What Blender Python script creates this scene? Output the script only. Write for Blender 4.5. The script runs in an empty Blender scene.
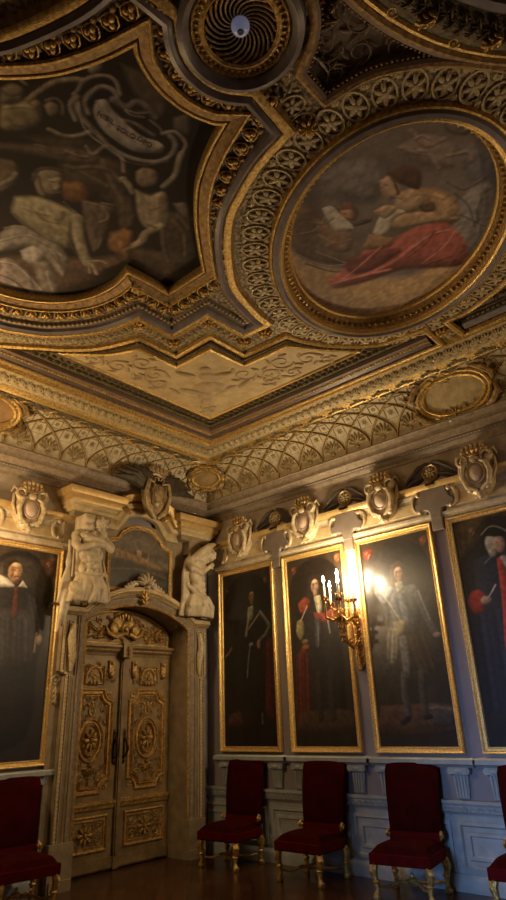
import bpy, bmesh, math, random
import numpy as np
from mathutils import Vector, Matrix
from mathutils.geometry import delaunay_2d_cdt
random.seed(7); rng = np.random.RandomState(7)
PI = math.pi
sc = bpy.context.scene
COL = sc.collection

# ------------------------------------------------------------------ camera
cd = bpy.data.cameras.new('camera'); cam = bpy.data.objects.new('camera', cd); COL.objects.link(cam)
cd.sensor_fit = 'VERTICAL'; cd.sensor_height = 36; cd.sensor_width = 36; cd.lens = 619.87/900*36
cd.clip_start = .05
yaw, pit, rol = math.radians(131.677), math.radians(23.295), math.radians(-2.128)
F = Vector((math.cos(yaw)*math.cos(pit), math.sin(yaw)*math.cos(pit), math.sin(pit)))
R0 = Vector((math.sin(yaw), -math.cos(yaw), 0)); U0 = R0.cross(F)
Rr = R0*math.cos(rol)+U0*math.sin(rol); Uu = -R0*math.sin(rol)+U0*math.cos(rol)
M = Matrix((Rr, Uu, -F)).transposed().to_4x4(); M.translation = (6.69, -6.39, 1.55)
cam.matrix_world = M
sc.camera = cam

# ------------------------------------------------------------------ world, lights, exposure
w = bpy.data.worlds.new('world'); sc.world = w; w.use_nodes = True
w.node_tree.nodes['Background'].inputs[0].default_value = (.75, .55, .38, 1)
w.node_tree.nodes['Background'].inputs[1].default_value = .022
sc.view_settings.view_transform = 'Standard'; sc.view_settings.look = 'None'
sc.view_settings.gamma = 1; sc.view_settings.use_curve_mapping = False
sc.view_settings.exposure = .10
WARM = (1, .68, .345)
def point(name, loc, watts, r=.05, col=WARM):
    l = bpy.data.lights.new(name, 'POINT'); l.energy = watts; l.color = col; l.shadow_soft_size = r
    o = bpy.data.objects.new(name, l); COL.objects.link(o); o.location = loc; return o
def area(name, loc, target, sx, sy, watts, col, spread=180):
    l = bpy.data.lights.new(name, 'AREA'); l.shape = 'RECTANGLE'; l.size = sx; l.size_y = sy; l.energy = watts; l.color = col
    l.spread = math.radians(spread)
    o = bpy.data.objects.new(name, l); COL.objects.link(o); o.location = loc
    o.rotation_euler = (Vector(target)-Vector(loc)).to_track_quat('-Z', 'Y').to_euler(); return o
area('window_daylight', (4.5, -9.3, 1.5), (5.7, 0, .2), 1.3, 1.9, 29, (.30, .52, 1), 44)
point('far_sconce_light', (7.3, -.45, 3.0), 60, .12)
point('side_sconce_light', (.5, -3.75, 3.05), 55, .12)
point('chandelier_light', (1.0, -4.55, 3.85), 38, .20)

# ------------------------------------------------------------------ materials
MATS = {}
def mat(name, col, col2=None, rough=.5, metal=0., scale=20., bump=.0, bscale=60., detail=4., spec=.5, coat=0., sheen=0., ramp=(.35, .65), emis=None, estr=0):
    if name in MATS: return MATS[name]
    m = bpy.data.materials.new(name); m.use_nodes = True; nt = m.node_tree; n = nt.nodes; L = nt.links
    b = n['Principled BSDF']; b.inputs['Roughness'].default_value = rough; b.inputs['Metallic'].default_value = metal
    b.inputs['Specular IOR Level'].default_value = spec
    b.inputs['Base Color'].default_value = (*col, 1)
    if coat: b.inputs['Coat Weight'].default_value = coat; b.inputs['Coat Roughness'].default_value = .25
    if sheen: b.inputs['Sheen Weight'].default_value = sheen; b.inputs['Sheen Tint'].default_value = (*[min(1, c*6+.1) for c in col], 1)
    if emis: b.inputs['Emission Color'].default_value = (*emis, 1); b.inputs['Emission Strength'].default_value = estr
    tc = n.new('ShaderNodeTexCoord')
    if col2:
        t = n.new('ShaderNodeTexNoise'); t.inputs['Scale'].default_value = scale; t.inputs['Detail'].default_value = detail
        r = n.new('ShaderNodeValToRGB'); r.color_ramp.elements[0].position = ramp[0]; r.color_ramp.elements[1].position = ramp[1]
        r.color_ramp.elements[0].color = (*col2, 1); r.color_ramp.elements[1].color = (*col, 1)
        L.new(tc.outputs['Object'], t.inputs['Vector']); L.new(t.outputs['Fac'], r.inputs['Fac']); L.new(r.outputs['Color'], b.inputs['Base Color'])
    if bump:
        t = n.new('ShaderNodeTexNoise'); t.inputs['Scale'].default_value = bscale; t.inputs['Detail'].default_value = 3
        bp = n.new('ShaderNodeBump'); bp.inputs['Strength'].default_value = bump; bp.inputs['Distance'].default_value = .01
        L.new(tc.outputs['Object'], t.inputs['Vector']); L.new(t.outputs['Fac'], bp.inputs['Height']); L.new(bp.outputs['Normal'], b.inputs['Normal'])
    MATS[name] = m; return m
GOLD = mat('gilt', (.80, .56, .19), (.42, .25, .07), rough=.36, metal=.65, scale=40, bump=.5, bscale=140)
GOLDB = mat('bright_gilt', (.95, .68, .26), (.62, .40, .13), rough=.32, metal=.65, scale=60, bump=.4, bscale=160)
GOLDD = mat('dull_gilt', (.52, .34, .13), (.24, .15, .07), rough=.45, metal=.4, scale=30, bump=.6, bscale=120)
CREAM = mat('cream_stucco', (.64, .50, .27), (.50, .37, .18), rough=.6, scale=9, bump=.35, bscale=50)
COVE = mat('cove_stucco', (.70, .61, .42), (.54, .45, .28), rough=.65, scale=12, bump=.3, bscale=60)
WHITE = mat('white_stucco', (.68, .58, .42), (.52, .42, .27), rough=.55, scale=14, bump=.2, bscale=60)
MARBLE = mat('figure_stucco', (.66, .56, .39), (.48, .38, .24), rough=.5, scale=10, bump=.15, bscale=40)
TAUPE = mat('taupe_paint', (.25, .195, .155), (.19, .15, .12), rough=.55, scale=8, bump=.2, bscale=60)
TAUPEM = mat('taupe_moulding', (.36, .28, .19), (.24, .18, .12), rough=.5, scale=22, bump=.3, bscale=90)
WALLP = mat('violet_grey_wall', (.30, .27, .29), (.26, .23, .25), rough=.6, scale=3, bump=.08, bscale=50)
DADO = mat('pale_panelling', (.44, .47, .47), (.35, .38, .38), rough=.5, scale=10, bump=.15, bscale=50)
LACE = mat('gilt_lace_ground', (.46, .35, .17), (.15, .11, .06), rough=.5, metal=.2, scale=34, bump=1., bscale=48, ramp=(.42, .58))
MED = mat('medallion_relief', (.66, .54, .31), (.42, .33, .18), rough=.5, metal=.15, scale=40, bump=.5, bscale=90)
DARKG = mat('dark_leaf_ground', (.22, .17, .09), (.09, .075, .045), rough=.6, metal=.2, scale=30, bump=.9, bscale=60)
BROWN = mat('brown_flat', (.24, .16, .105), (.19, .125, .08), rough=.5, scale=10, bump=.1)
GREYB = mat('slate_torus', (.28, .245, .25), (.20, .175, .18), rough=.35, scale=12, bump=.1)
DOORM = mat('door_paint', (.33, .225, .10), (.20, .135, .06), rough=.5, scale=8, bump=.4, bscale=60, metal=.1)
DOORG = mat('door_gilding', (.70, .45, .15), (.34, .20, .06), rough=.4, metal=.5, scale=30, bump=.6, bscale=110)
CASE = mat('doorcase_stucco', (.36, .28, .17), (.25, .19, .11), rough=.55, scale=8, bump=.2, bscale=60)
VELVET = mat('crimson_velvet', (.046, .0009, .0012), (.028, .0006, .0008), rough=.9, scale=6, spec=.08)
VELB = mat('crimson_rail', (.11, .002, .003), (.075, .0015, .002), rough=.85, scale=10, spec=.12)
BRONZE = mat('dark_bronze', (.10, .055, .03), (.05, .03, .02), rough=.4, metal=.7, scale=30, bump=.4)
DARKO = mat('dark_recess', (.02, .015, .012), rough=.8)
DRAPE = mat('umber_drapery', (.085, .06, .045), (.05, .035, .025), rough=.6, scale=20, bump=.4)
WAX = mat('white_candle', (.9, .85, .75), rough=.4)
FLAME = mat('lit_bulb', (1, .8, .5), emis=(1, .80, .52), estr=220)

def floor_mat():
    m = bpy.data.materials.new('parquet'); m.use_nodes = True; nt = m.node_tree; n = nt.nodes; L = nt.links; b = n['Principled BSDF']
    tc = n.new('ShaderNodeTexCoord'); mp = n.new('ShaderNodeMapping'); mp.inputs['Rotation'].default_value = (0, 0, PI/4)
    br = n.new('ShaderNodeTexBrick'); br.inputs['Scale'].default_value = 1.6; br.inputs['Mortar Size'].default_value = .008
    br.inputs['Color1'].default_value = (.075, .028, .012, 1); br.inputs['Color2'].default_value = (.045, .017, .008, 1); br.inputs['Mortar'].default_value = (.012, .006, .004, 1)
    ns = n.new('ShaderNodeTexNoise'); ns.inputs['Scale'].default_value = 3
    L.new(tc.outputs['Object'], mp.inputs[0]); L.new(mp.outputs[0], br.inputs[0]); L.new(br.outputs[0], b.inputs['Base Color'])
    mr = n.new('ShaderNodeMapRange'); mr.inputs[3].default_value = .14; mr.inputs[4].default_value = .32
    L.new(tc.outputs['Object'], ns.inputs[0]); L.new(ns.outputs['Fac'], mr.inputs[0]); L.new(mr.outputs[0], b.inputs['Roughness'])
    bp = n.new('ShaderNodeBump'); bp.inputs['Strength'].default_value = .15; L.new(br.outputs['Fac'], bp.inputs['Height']); bp.invert = True
    L.new(bp.outputs[0], b.inputs['Normal']); return m
FLOORM = floor_mat()
def paint_mat(name, rough, coat):
    m = bpy.data.materials.new(name); m.use_nodes = True; nt = m.node_tree; n = nt.nodes; L = nt.links; b = n['Principled BSDF']
    a = n.new('ShaderNodeVertexColor'); a.layer_name = 'paint'
    tc = n.new('ShaderNodeTexCoord'); ns = n.new('ShaderNodeTexNoise'); ns.inputs['Scale'].default_value = 24; ns.inputs['Detail'].default_value = 4
    mx = n.new('ShaderNodeMix'); mx.data_type = 'RGBA'; mx.blend_type = 'MULTIPLY'; mx.inputs[0].default_value = .5
    L.new(tc.outputs['Object'], ns.inputs[0]); r = n.new('ShaderNodeMapRange'); r.inputs[1].default_value = .3; r.inputs[2].default_value = .7; r.inputs[3].default_value = .65; r.inputs[4].default_value = 1.2
    L.new(ns.outputs['Fac'], r.inputs[0]); L.new(a.outputs[0], mx.inputs['A']); L.new(r.outputs[0], mx.inputs['B']); L.new(mx.outputs['Result'], b.inputs['Base Color'])
    b.inputs['Roughness'].default_value = rough; b.inputs['Specular IOR Level'].default_value = .3
    if coat: b.inputs['Coat Weight'].default_value = coat; b.inputs['Coat Roughness'].default_value = .22
    t2 = n.new('ShaderNodeTexNoise'); t2.inputs['Scale'].default_value = 3.5; bp = n.new('ShaderNodeBump'); bp.inputs['Strength'].default_value = .12; bp.inputs['Distance'].default_value = .02
    L.new(tc.outputs['Object'], t2.inputs[0]); L.new(t2.outputs['Fac'], bp.inputs['Height']); L.new(bp.outputs[0], b.inputs['Normal'])
    if coat: L.new(bp.outputs[0], b.inputs['Coat Normal'])
    return m
OIL = paint_mat('varnished_oil_paint', .5, .5)
FRESCO = paint_mat('matt_ceiling_paint', .7, 0)

# ------------------------------------------------------------------ mesh helpers
def inside(p, L):
    c = False; n = len(L)
    for i in range(n):
        (xa, ya), (xb, yb) = L[i], L[(i+1) % n]
        if (ya > p[1]) != (yb > p[1]) and p[0] < (xb-xa)*(p[1]-ya)/(yb-ya)+xa: c = not c
    return c
def tris(loops):
    """triangulate an outline with holes; indices run over all the loops' points"""
    flat = [Vector(p) for L in loops for p in L]; ed = []; k = 0
    for L in loops: ed += [(k+i, k+(i+1) % len(L)) for i in range(len(L))]; k += len(L)
    vo, eo, fo, ov_, oe, of = delaunay_2d_cdt(flat, ed, [], 0, 1e-6)
    out = []
    for f in fo:
        c = sum((vo[i] for i in f), Vector((0, 0)))/3
        if inside(c, loops[0]) and not any(inside(c, H) for H in loops[1:]) and all(len(ov_[i]) for i in f): out.append(tuple(ov_[i][0] for i in f))
    return out
class MB:
    def __init__(s): s.v = []; s.f = []; s.n = 0
    def add(s, v, f, T=None):
        v = np.asarray(v, float).reshape(-1, 3)
        if T is not None:
            T = np.array(T); v = v@T[:3, :3].T+T[:3, 3]
        s.v.append(v); k = s.n; s.f.extend([tuple(i+k for i in q) for q in f]); s.n += len(v)
        return s
    def box(s, x0, x1, y0, y1, z0, z1, T=None):
        v = [(x, y, z) for z in (z0, z1) for y in (y0, y1) for x in (x0, x1)]
        return s.add(v, [(0, 2, 3, 1), (4, 5, 7, 6), (0, 1, 5, 4), (2, 6, 7, 3), (0, 4, 6, 2), (1, 3, 7, 5)], T)
    def sweep(s, path, prof, closed=False, B=None, caps=True):
        """path: 2D; prof: [(offset, out)]; B: 3x3 basis columns for (a, b, out)"""
        P = np.asarray(path, float); n = len(P); k = len(prof)
        nrm = []
        for i in range(n):
            a = P[i]-P[i-1] if (closed or i > 0) else P[1]-P[0]
            b = P[(i+1) % n]-P[i] if (closed or i < n-1) else P[-1]-P[-2]
            a = a/(np.linalg.norm(a)+1e-9); b = b/(np.linalg.norm(b)+1e-9)
            na = np.array([-a[1], a[0]]); nb = np.array([-b[1], b[0]]); m = na+nb
            L = np.linalg.norm(m)
            m = na if L < 1e-4 else m/L
            nrm.append(m/max(.35, m@na))
        nrm = np.array(nrm); V = []
        for (o, h) in prof:
            q = P+nrm*o; V.append(np.c_[q, np.full(n, h)])
        V = np.array(V).transpose(1, 0, 2).reshape(-1, 3)
        if B is not None: V = V@np.array(B, float).T
        f = []
        for i in range(n if closed else n-1):
            j = (i+1) % n
            for p in range(k-1): f.append((i*k+p, j*k+p, j*k+p+1, i*k+p+1))
        if not closed and caps and k > 2: f.append(tuple(range(k))); f.append(tuple((n-1)*k+i for i in range(k-1, -1, -1)))
        return s.add(V, f)
    def tube(s, pts, r, n=6, T=None, cap=True):
        pts = [Vector(p) for p in pts]; m = len(pts); rr = r if hasattr(r, '__len__') else [r]*m
        V = []; up = Vector((0, 0, 1)); prev = None
        for i, p in enumerate(pts):
            t = (pts[min(i+1, m-1)]-pts[max(i-1, 0)])
            if t.length < 1e-8: t = Vector((0, 0, 1))
            t.normalize()
            if prev is None:
                a = t.orthogonal().normalized()
            else:
                a = prev-t*prev.dot(t); a = a.normalized() if a.length > 1e-6 else t.orthogonal().normalized()
            prev = a; b = t.cross(a)
            for j in range(n):
                an = 2*PI*j/n; V.append(p+(a*math.cos(an)+b*math.sin(an))*rr[i])
        f = [(i*n+j, i*n+(j+1) % n, (i+1)*n+(j+1) % n, (i+1)*n+j) for i in range(m-1) for j in range(n)]
        if cap: f += [tuple(range(n-1, -1, -1)), tuple((m-1)*n+j for j in range(n))]
        return s.add([tuple(v) for v in V], f, T)
    def lathe(s, prof, n=16, T=None):
        V = [(r*math.cos(2*PI*j/n), r*math.sin(2*PI*j/n), z) for r, z in prof for j in range(n)]; m = len(prof)
        f = [(i*n+j, i*n+(j+1) % n, (i+1)*n+(j+1) % n, (i+1)*n+j) for i in range(m-1) for j in range(n)]
        f += [tuple(range(n-1, -1, -1)), tuple((m-1)*n+j for j in range(n))]
        return s.add(V, f, T)
    def ell(s, c, r, rot=None, nu=10, nv=6):
        V = [(0, 0, -1)]+[(math.cos(2*PI*j/nu)*math.cos(a), math.sin(2*PI*j/nu)*math.cos(a), math.sin(a)) for a in [(-PI/2+PI*i/nv) for i in range(1, nv)] for j in range(nu)]+[(0, 0, 1)]
        V = np.array(V)*np.array(r if hasattr(r, '__len__') else (r, r, r)); 
        if rot is not None: V = V@np.array(rot).T
        V = V+np.array(c); f = []
        for j in range(nu):
            f.append((0, 1+(j+1) % nu, 1+j)); f.append((len(V)-1, 1+(nv-2)*nu+j, 1+(nv-2)*nu+(j+1) % nu))
            for i in range(nv-2): f.append((1+i*nu+j, 1+i*nu+(j+1) % nu, 1+(i+1)*nu+(j+1) % nu, 1+(i+1)*nu+j))
        return s.add(V, f)
    def poly(s, pts, d0, d1, B=None, bev=0.0):
        """prism of 2D outline from out=d0 to out=d1 with a bevelled front"""
        n = len(pts); P = np.array(pts, float)
        A = .5*sum(P[i][0]*P[(i+1) % n][1]-P[(i+1) % n][0]*P[i][1] for i in range(n))
        if A < 0: P = P[::-1]
        rings = [(0, d0), (0, d1)] if not bev else [(0, d0), (0, d1-bev*np.sign(d1-d0)), (bev, d1)]
        nr = []
        for i in range(n):
            a = P[i]-P[i-1]; b = P[(i+1) % n]-P[i]; a = a/(np.linalg.norm(a)+1e-9); b = b/(np.linalg.norm(b)+1e-9)
            m = np.array([-a[1]-b[1], a[0]+b[0]]); L = np.linalg.norm(m); na = np.array([-a[1], a[0]]); m = na if L < 1e-4 else m/L
            nr.append(m/max(.5, m@na))
        nr = np.array(nr); V = np.concatenate([np.c_[P+nr*o, np.full(n, h)] for o, h in rings])
        if B is not None: V = V@np.array(B, float).T
        f = [(r*n+i, r*n+(i+1) % n, (r+1)*n+(i+1) % n, (r+1)*n+i) for r in range(len(rings)-1) for i in range(n)]
        tri = tris([[tuple(p) for p in P]])
        k = (len(rings)-1)*n; f += [tuple(k+i for i in t) for t in tri]; f += [tuple(i for i in t) for t in tri]
        return s.add(V, f)
    def build(s, name, m, parent=None, smooth=True, normals=True, auto=35):
        me = bpy.data.meshes.new(name); V = np.concatenate(s.v)
        me.from_pydata(V.tolist(), [], s.f); me.update()
        if normals:
            bm = bmesh.new(); bm.from_mesh(me); bmesh.ops.recalc_face_normals(bm, faces=bm.faces)
            bm.to_mesh(me); bm.free()
        if smooth:
            me.shade_smooth()
            try: me.set_sharp_from_angle(angle=math.radians(auto))
            except Exception: pass
        me.materials.append(m)
        o = bpy.data.objects.new(name, me); COL.objects.link(o)
        if parent: o.parent = parent
        return o
WB = [[1, 0, 0], [0, 0, -1], [0, 1, 0]]      # wall plane basis: (a, b, out) -> (x, -out, z)
CB = [[1, 0, 0], [0, 1, 0], [0, 0, 1]]       # plan basis
def tag(o, label, cat, group=None, kind=None):
    o['label'] = label; o['category'] = cat
    if group: o['group'] = group
    if kind: o['kind'] = kind
    return o
def thing(name, label, cat, loc=(0, 0, 0), rz=0, group=None):
    o = bpy.data.objects.new(name, None); COL.objects.link(o); o.location = loc; o.rotation_euler = (0, 0, rz); o.empty_display_size = .1
    return tag(o, label, cat, group)
def struct(o): o['kind'] = 'structure'; return o
TRIM = [0]
def trim(mb, m, side=None, **k):
    TRIM[0] += 1; o = mb.build('trim_%d' % TRIM[0], m, **k); struct(o)
    if side == 'L': o.rotation_euler = (0, 0, PI/2)
    return o
def copy_tree(o, parent=None):
    c = o.copy(); COL.objects.link(c)
    if parent: c.parent = parent
    for ch in [x for x in o.children]: copy_tree(ch, c)
    return c
def at_wall(o, side, u, z=0, d=0):
    if side == 'R': o.location = (u, -d, z); o.rotation_euler = (0, 0, 0)
    else: o.location = (d, u, z); o.rotation_euler = (0, 0, PI/2)
    return o
def arc(cx, cy, rx, a0, a1, n, ry=None):
    ry = ry or rx
    return [(cx+rx*math.cos(math.radians(a0+(a1-a0)*i/n)), cy+ry*math.sin(math.radians(a0+(a1-a0)*i/n))) for i in range(n+1)]
def ellipse(cx, cy, a, b, deg, n=72, s0=0, s1=360):
    c, s = math.cos(math.radians(deg)), math.sin(math.radians(deg)); out = []
    for i in range(n):
        t = math.radians(s0+(s1-s0)*i/n); x, y = a*math.cos(t), b*math.sin(t); out.append((cx+c*x-s*y, cy+s*x+c*y))
    return out
def spline(P, k=5):
    P = [np.array(p, float) for p in P]; out = []
    for i in range(len(P)-1):
        p0 = P[i-1] if i > 0 else 2*P[0]-P[1]; p1, p2 = P[i], P[i+1]; p3 = P[i+2] if i+2 < len(P) else 2*P[-1]-P[-2]
        for j in range(k):
            t = j/k; out.append(tuple(.5*((2*p1)+(p2-p0)*t+(2*p0-5*p1+4*p2-p3)*t*t+(3*p1-p0-3*p2+p3)*t**3)))
    out.append(tuple(P[-1])); return out
def offset(path, o, closed=True):
    mb = MB(); mb.sweep(path, [(o, 0)], closed); return [tuple(v[:2]) for v in np.concatenate(mb.v)]
def walk(path, step, closed=False, start=.5):
    P = [np.array(p) for p in path]
    if closed: P.append(P[0])
    seg = [np.linalg.norm(P[i+1]-P[i]) for i in range(len(P)-1)]; tot = sum(seg); n = max(1, round(tot/step)); st = tot/n; out = []
    i = 0; acc = 0
    for k in range(n):
        d = (k+start)*st
        while i < len(seg)-1 and acc+seg[i] < d: acc += seg[i]; i += 1
        t = (d-acc)/max(seg[i], 1e-9); q = P[i]+(P[i+1]-P[i])*min(1, max(0, t)); dr = (P[i+1]-P[i])/max(seg[i], 1e-9)
        out.append((q[0], q[1], math.atan2(dr[1], dr[0])))
    return out
# ------------------------------------------------------------------ ornament templates (x right, y up, z out)
def tmpl(fn):
    m = MB(); fn(m); return np.concatenate(m.v), m.f
def rz(a): c, s = math.cos(a), math.sin(a); return [[c, -s, 0], [s, c, 0], [0, 0, 1]]
T_BEAD = tmpl(lambda m: m.ell((0, 0, 0), (.5, .5, .5), nu=6, nv=4))
T_EGG = tmpl(lambda m: (m.ell((0, .02, 0), (.28, .42, .35), nu=8, nv=4), m.tube([(-.42, .45, 0), (-.36, -.1, .12), (0, -.5, .12), (.36, -.1, .12), (.42, .45, 0)], .07, 4)))
def _shell(m):
    for k in range(-3, 4):
        a = k*.42; l = .42-.03*abs(k); m.ell((math.sin(a)*l, -.2+math.cos(a)*l, .04), (.085, l*.78, .12), rz(-a), nu=6, nv=4)
    m.ell((0, -.28, .05), (.14, .12, .16), nu=6, nv=4)
T_SHELL = tmpl(_shell)
def _heart(m):
    m.ell((-.14, .12, .05), (.17, .2, .16), rz(.4), nu=8, nv=4); m.ell((.14, .12, .05), (.17, .2, .16), rz(-.4), nu=8, nv=4); m.ell((0, -.12, .07), (.15, .22, .15), nu=8, nv=4)
    m.tube([(0, -.48, 0), (-.28, -.3, .06), (-.42, .05, .06), (-.3, .38, .06), (0, .42, .06), (.3, .38, .06), (.42, .05, .06), (.28, -.3, .06), (0, -.48, 0)], .045, 4)
T_HEART = tmpl(_heart)
def _ros(n, r=.3, w=.14):
    def g(m):
        for k in range(n):
            a = 2*PI*k/n; m.ell((math.sin(a)*r, math.cos(a)*r, .03), (w, .22, .11), rz(-a), nu=6, nv=4)
        m.ell((0, 0, .05), (.13, .13, .14), nu=6, nv=4)
    return g
T_ROS = tmpl(_ros(6))
T_ROS8 = tmpl(_ros(8, .3, .11))
def _med(m):
    m.tube([(.44*math.cos(t), .5*math.sin(t), .03) for t in np.linspace(0, 2*PI, 17)], .05, 4, cap=False)
    _ros(6, .2, .1)(m)
    for sx in (-1, 1):
        m.ell((sx*.5, .42, .0), (.09, .14, .06), rz(sx*.6), nu=6, nv=4); m.ell((sx*.5, -.42, 0), (.09, .14, .06), rz(-sx*.6), nu=6, nv=4)
T_MED = tmpl(_med)
def _anth(m):
    for sx in (-1, 1):
        m.tube([(sx*(.03+.22*math.sin(t)*(1-t/7)), -.3+.18*t-.12*math.cos(t)*.6, .04) for t in np.linspace(0, 4.6, 9)], [.06-.004*i for i in range(9)], 4)
        m.ell((sx*.27, .3, .03), (.07, .17, .08), rz(-sx*.7), nu=6, nv=4)
    m.ell((0, .25, .04), (.08, .22, .12), nu=6, nv=4)
T_ANTH = tmpl(_anth)
def _leaf(m):
    m.ell((0, 0, .03), (.1, .5, .12), nu=6, nv=4)
    for k, y in enumerate((-.3, -.05, .2)):
        for sx in (-1, 1): m.ell((sx*.17, y+.06, .02), (.07, .2-.03*k, .08), rz(-sx*.75), nu=6, nv=4)
T_LEAF = tmpl(_leaf)
def spiral(turn=1.6, r0=.5, r1=.06, n=18, sgn=1):
    return [((r0+(r1-r0)*t)*math.cos(sgn*turn*2*PI*t), (r0+(r1-r0)*t)*math.sin(sgn*turn*2*PI*t), .03+.05*t) for t in np.linspace(0, 1, n)]
T_SCR = tmpl(lambda m: (m.tube(spiral(), [.07-.0025*i for i in range(18)], 5), m.ell((0, 0, .08), .09, nu=6, nv=4)))
T_SCR2 = tmpl(lambda m: (m.tube(spiral(sgn=-1), [.07-.0025*i for i in range(18)], 5), m.ell((0, 0, .08), .09, nu=6, nv=4)))
def stamp(mb, T, x, y, out, ang, sx, sy=None, sz=None, B=CB, down=False):
    """place template at (x,y) of a plane, 'out' above it; down=True when the plane faces -z"""
    sy = sy or sx; sz = sz or sx; v = T[0]*np.array([sx, sy, sz]); c, s_ = math.cos(ang), math.sin(ang)
    q = np.c_[x+c*v[:, 0]-s_*v[:, 1], y+s_*v[:, 0]+c*v[:, 1], out+(-v[:, 2] if down else v[:, 2])]
    mb.add(q@np.array(B, float).T, T[1])
def stamps(mb, T, path, step, out, size, closed=False, off=0, B=CB, down=False, flip=0, sy=None, sz=None, start=.5):
    if off: path = offset(path, off, closed)
    for x, y, a in walk(path, step, closed, start): stamp(mb, T, x, y, out, a+flip, size, sy, sz, B, down)

# ------------------------------------------------------------------ painter (real oil paintings: colour belongs to the canvas)
class Paint:
    def __init__(s, x0, x1, y0, y1, res, bg):
        s.x0, s.x1, s.y0, s.y1 = x0, x1, y0, y1; s.nx = max(2, int((x1-x0)/res)+1); s.ny = max(2, int((y1-y0)/res)+1)
        s.X, s.Y = np.meshgrid(np.linspace(x0, x1, s.nx), np.linspace(y0, y1, s.ny)); s.C = np.zeros((s.ny, s.nx, 3))+np.array(bg)
        s.r = res; s.noise()
    def noise(s):
        a = rng.rand(14, 14); yi = np.linspace(0, 12.99, s.ny); xi = np.linspace(0, 12.99, s.nx); y0 = yi.astype(int); x0 = xi.astype(int); fy = (yi-y0)[:, None]; fx = (xi-x0)[None]
        A = a[y0][:, x0]*(1-fx)*(1-fy)+a[y0][:, x0+1]*fx*(1-fy)+a[y0+1][:, x0]*(1-fx)*fy+a[y0+1][:, x0+1]*fx*fy
        B_ = rng.rand(s.ny//3+2, s.nx//3+2); B_ = np.kron(B_, np.ones((3, 3)))[:s.ny, :s.nx]
        for _ in range(3): B_ = (B_+np.roll(B_, 1, 0)+np.roll(B_, 1, 1)+np.roll(B_, 2, 1))/4
        s.N2 = np.clip((B_-.5)*2.2+.5, 0, 1); s.N = A; s.C *= (.65+.7*A)[..., None]
    def _d(s, P, closed):
        D = np.full(s.X.shape, 1e9); n = len(P)
        for i in range(n if closed else n-1):
            a = np.array(P[i]); b = np.array(P[(i+1) % n]); ab = b-a; t = np.clip(((s.X-a[0])*ab[0]+(s.Y-a[1])*ab[1])/(ab@ab+1e-12), 0, 1)
            D = np.minimum(D, np.hypot(s.X-a[0]-t*ab[0], s.Y-a[1]-t*ab[1]))
        return D
    L = (-.7, .7); K = .75
    def mix(s, m, col, d=None, R=None):
        if d is not None:     # painted modelling: the brush shades every form towards one side
            gy, gx = np.gradient(d, s.r); t = np.clip(1-d/max(R, 2*s.r), 0, 1)
            sh = (1-s.K*t*(gx*s.L[0]+gy*s.L[1])*1.0-.18*t)*(.82+.36*s.N2); col = np.clip(np.array(col)*np.clip(sh, .2, 1.9)[..., None], 0, 1)
        m = (np.clip(m, 0, 1)*(.8+.2*s.N))[..., None]; s.C = s.C*(1-m)+np.array(col)*m
    def poly(s, P, col, soft):
        if len(P) > 3: P = spline(list(P)+[P[0]], 4)[:-1]
        ins = np.zeros(s.X.shape, bool); n = len(P)
        for i in range(n):
            (xa, ya), (xb, yb) = P[i], P[(i+1) % n]
            c = ((ya > s.Y) != (yb > s.Y)) & (s.X < (xb-xa)*(s.Y-ya)/((yb-ya) if abs(yb-ya) > 1e-12 else 1e-12)+xa); ins ^= c
        d = s._d(P, True); d = np.where(ins, d, -d); s.mix(.5+d/max(soft, s.r), col, d, max(d.max()*.75, s.r*3))
    def stroke(s, P, w, col, soft):
        if len(P) > 2: P = spline(P, 4)
        d = w/2-s._d(P, False); s.mix(d/max(soft, s.r)+.5, col, d, w*.5)
    def ell(s, cx, cy, rx, ry, col, soft, rot=0):
        c, q = math.cos(rot), math.sin(rot); u = ((s.X-cx)*c+(s.Y-cy)*q)/rx; v = (-(s.X-cx)*q+(s.Y-cy)*c)/ry
        d = (1-np.hypot(u, v))*min(rx, ry); s.mix(.5+d/max(soft, s.r), col, d, min(rx, ry)*.8)
    def run(s, L):
        for t, pts, wd, col, soft in L:
            if t == 'p': s.poly(pts, col, soft)
            else: s.stroke(pts, wd, col, soft)
    def build(s, name, m, B, out, parent=None, keep=None):
        V = np.c_[s.X.ravel(), s.Y.ravel(), np.full(s.X.size, out)]@np.array(B, float).T; nx = s.nx
        i = np.arange((s.ny-1)*nx).reshape(s.ny-1, nx)[:, :-1].ravel(); f = np.c_[i, i+1, i+1+nx, i+nx]
        if keep is not None:
            k = keep(s.X, s.Y).ravel(); f = f[k[f].any(1)]
            used = np.unique(f); mp = np.full(len(V), -1); mp[used] = np.arange(len(used)); V = V[used]; f = mp[f]; C = s.C.reshape(-1, 3)[used]
        else: C = s.C.reshape(-1, 3)
        me = bpy.data.meshes.new(name); me.from_pydata(V.tolist(), [], f.tolist()); me.update()
        a = me.color_attributes.new('paint', 'FLOAT_COLOR', 'POINT'); a.data.foreach_set('color', np.c_[C, np.ones(len(C))].astype(np.float32).ravel())
        me.materials.append(m); me.shade_smooth(); o = bpy.data.objects.new(name, me); COL.objects.link(o)
        if parent: o.parent = parent
        return o
CANDLE_W = 11
INS_A = math.radians(81)
INSCR = [('NIBIL', 4.20, -4.885, .052), ('SOLO', 4.205, -4.73, .052), ('DEO', 4.235, -4.60, .052)]
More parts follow.
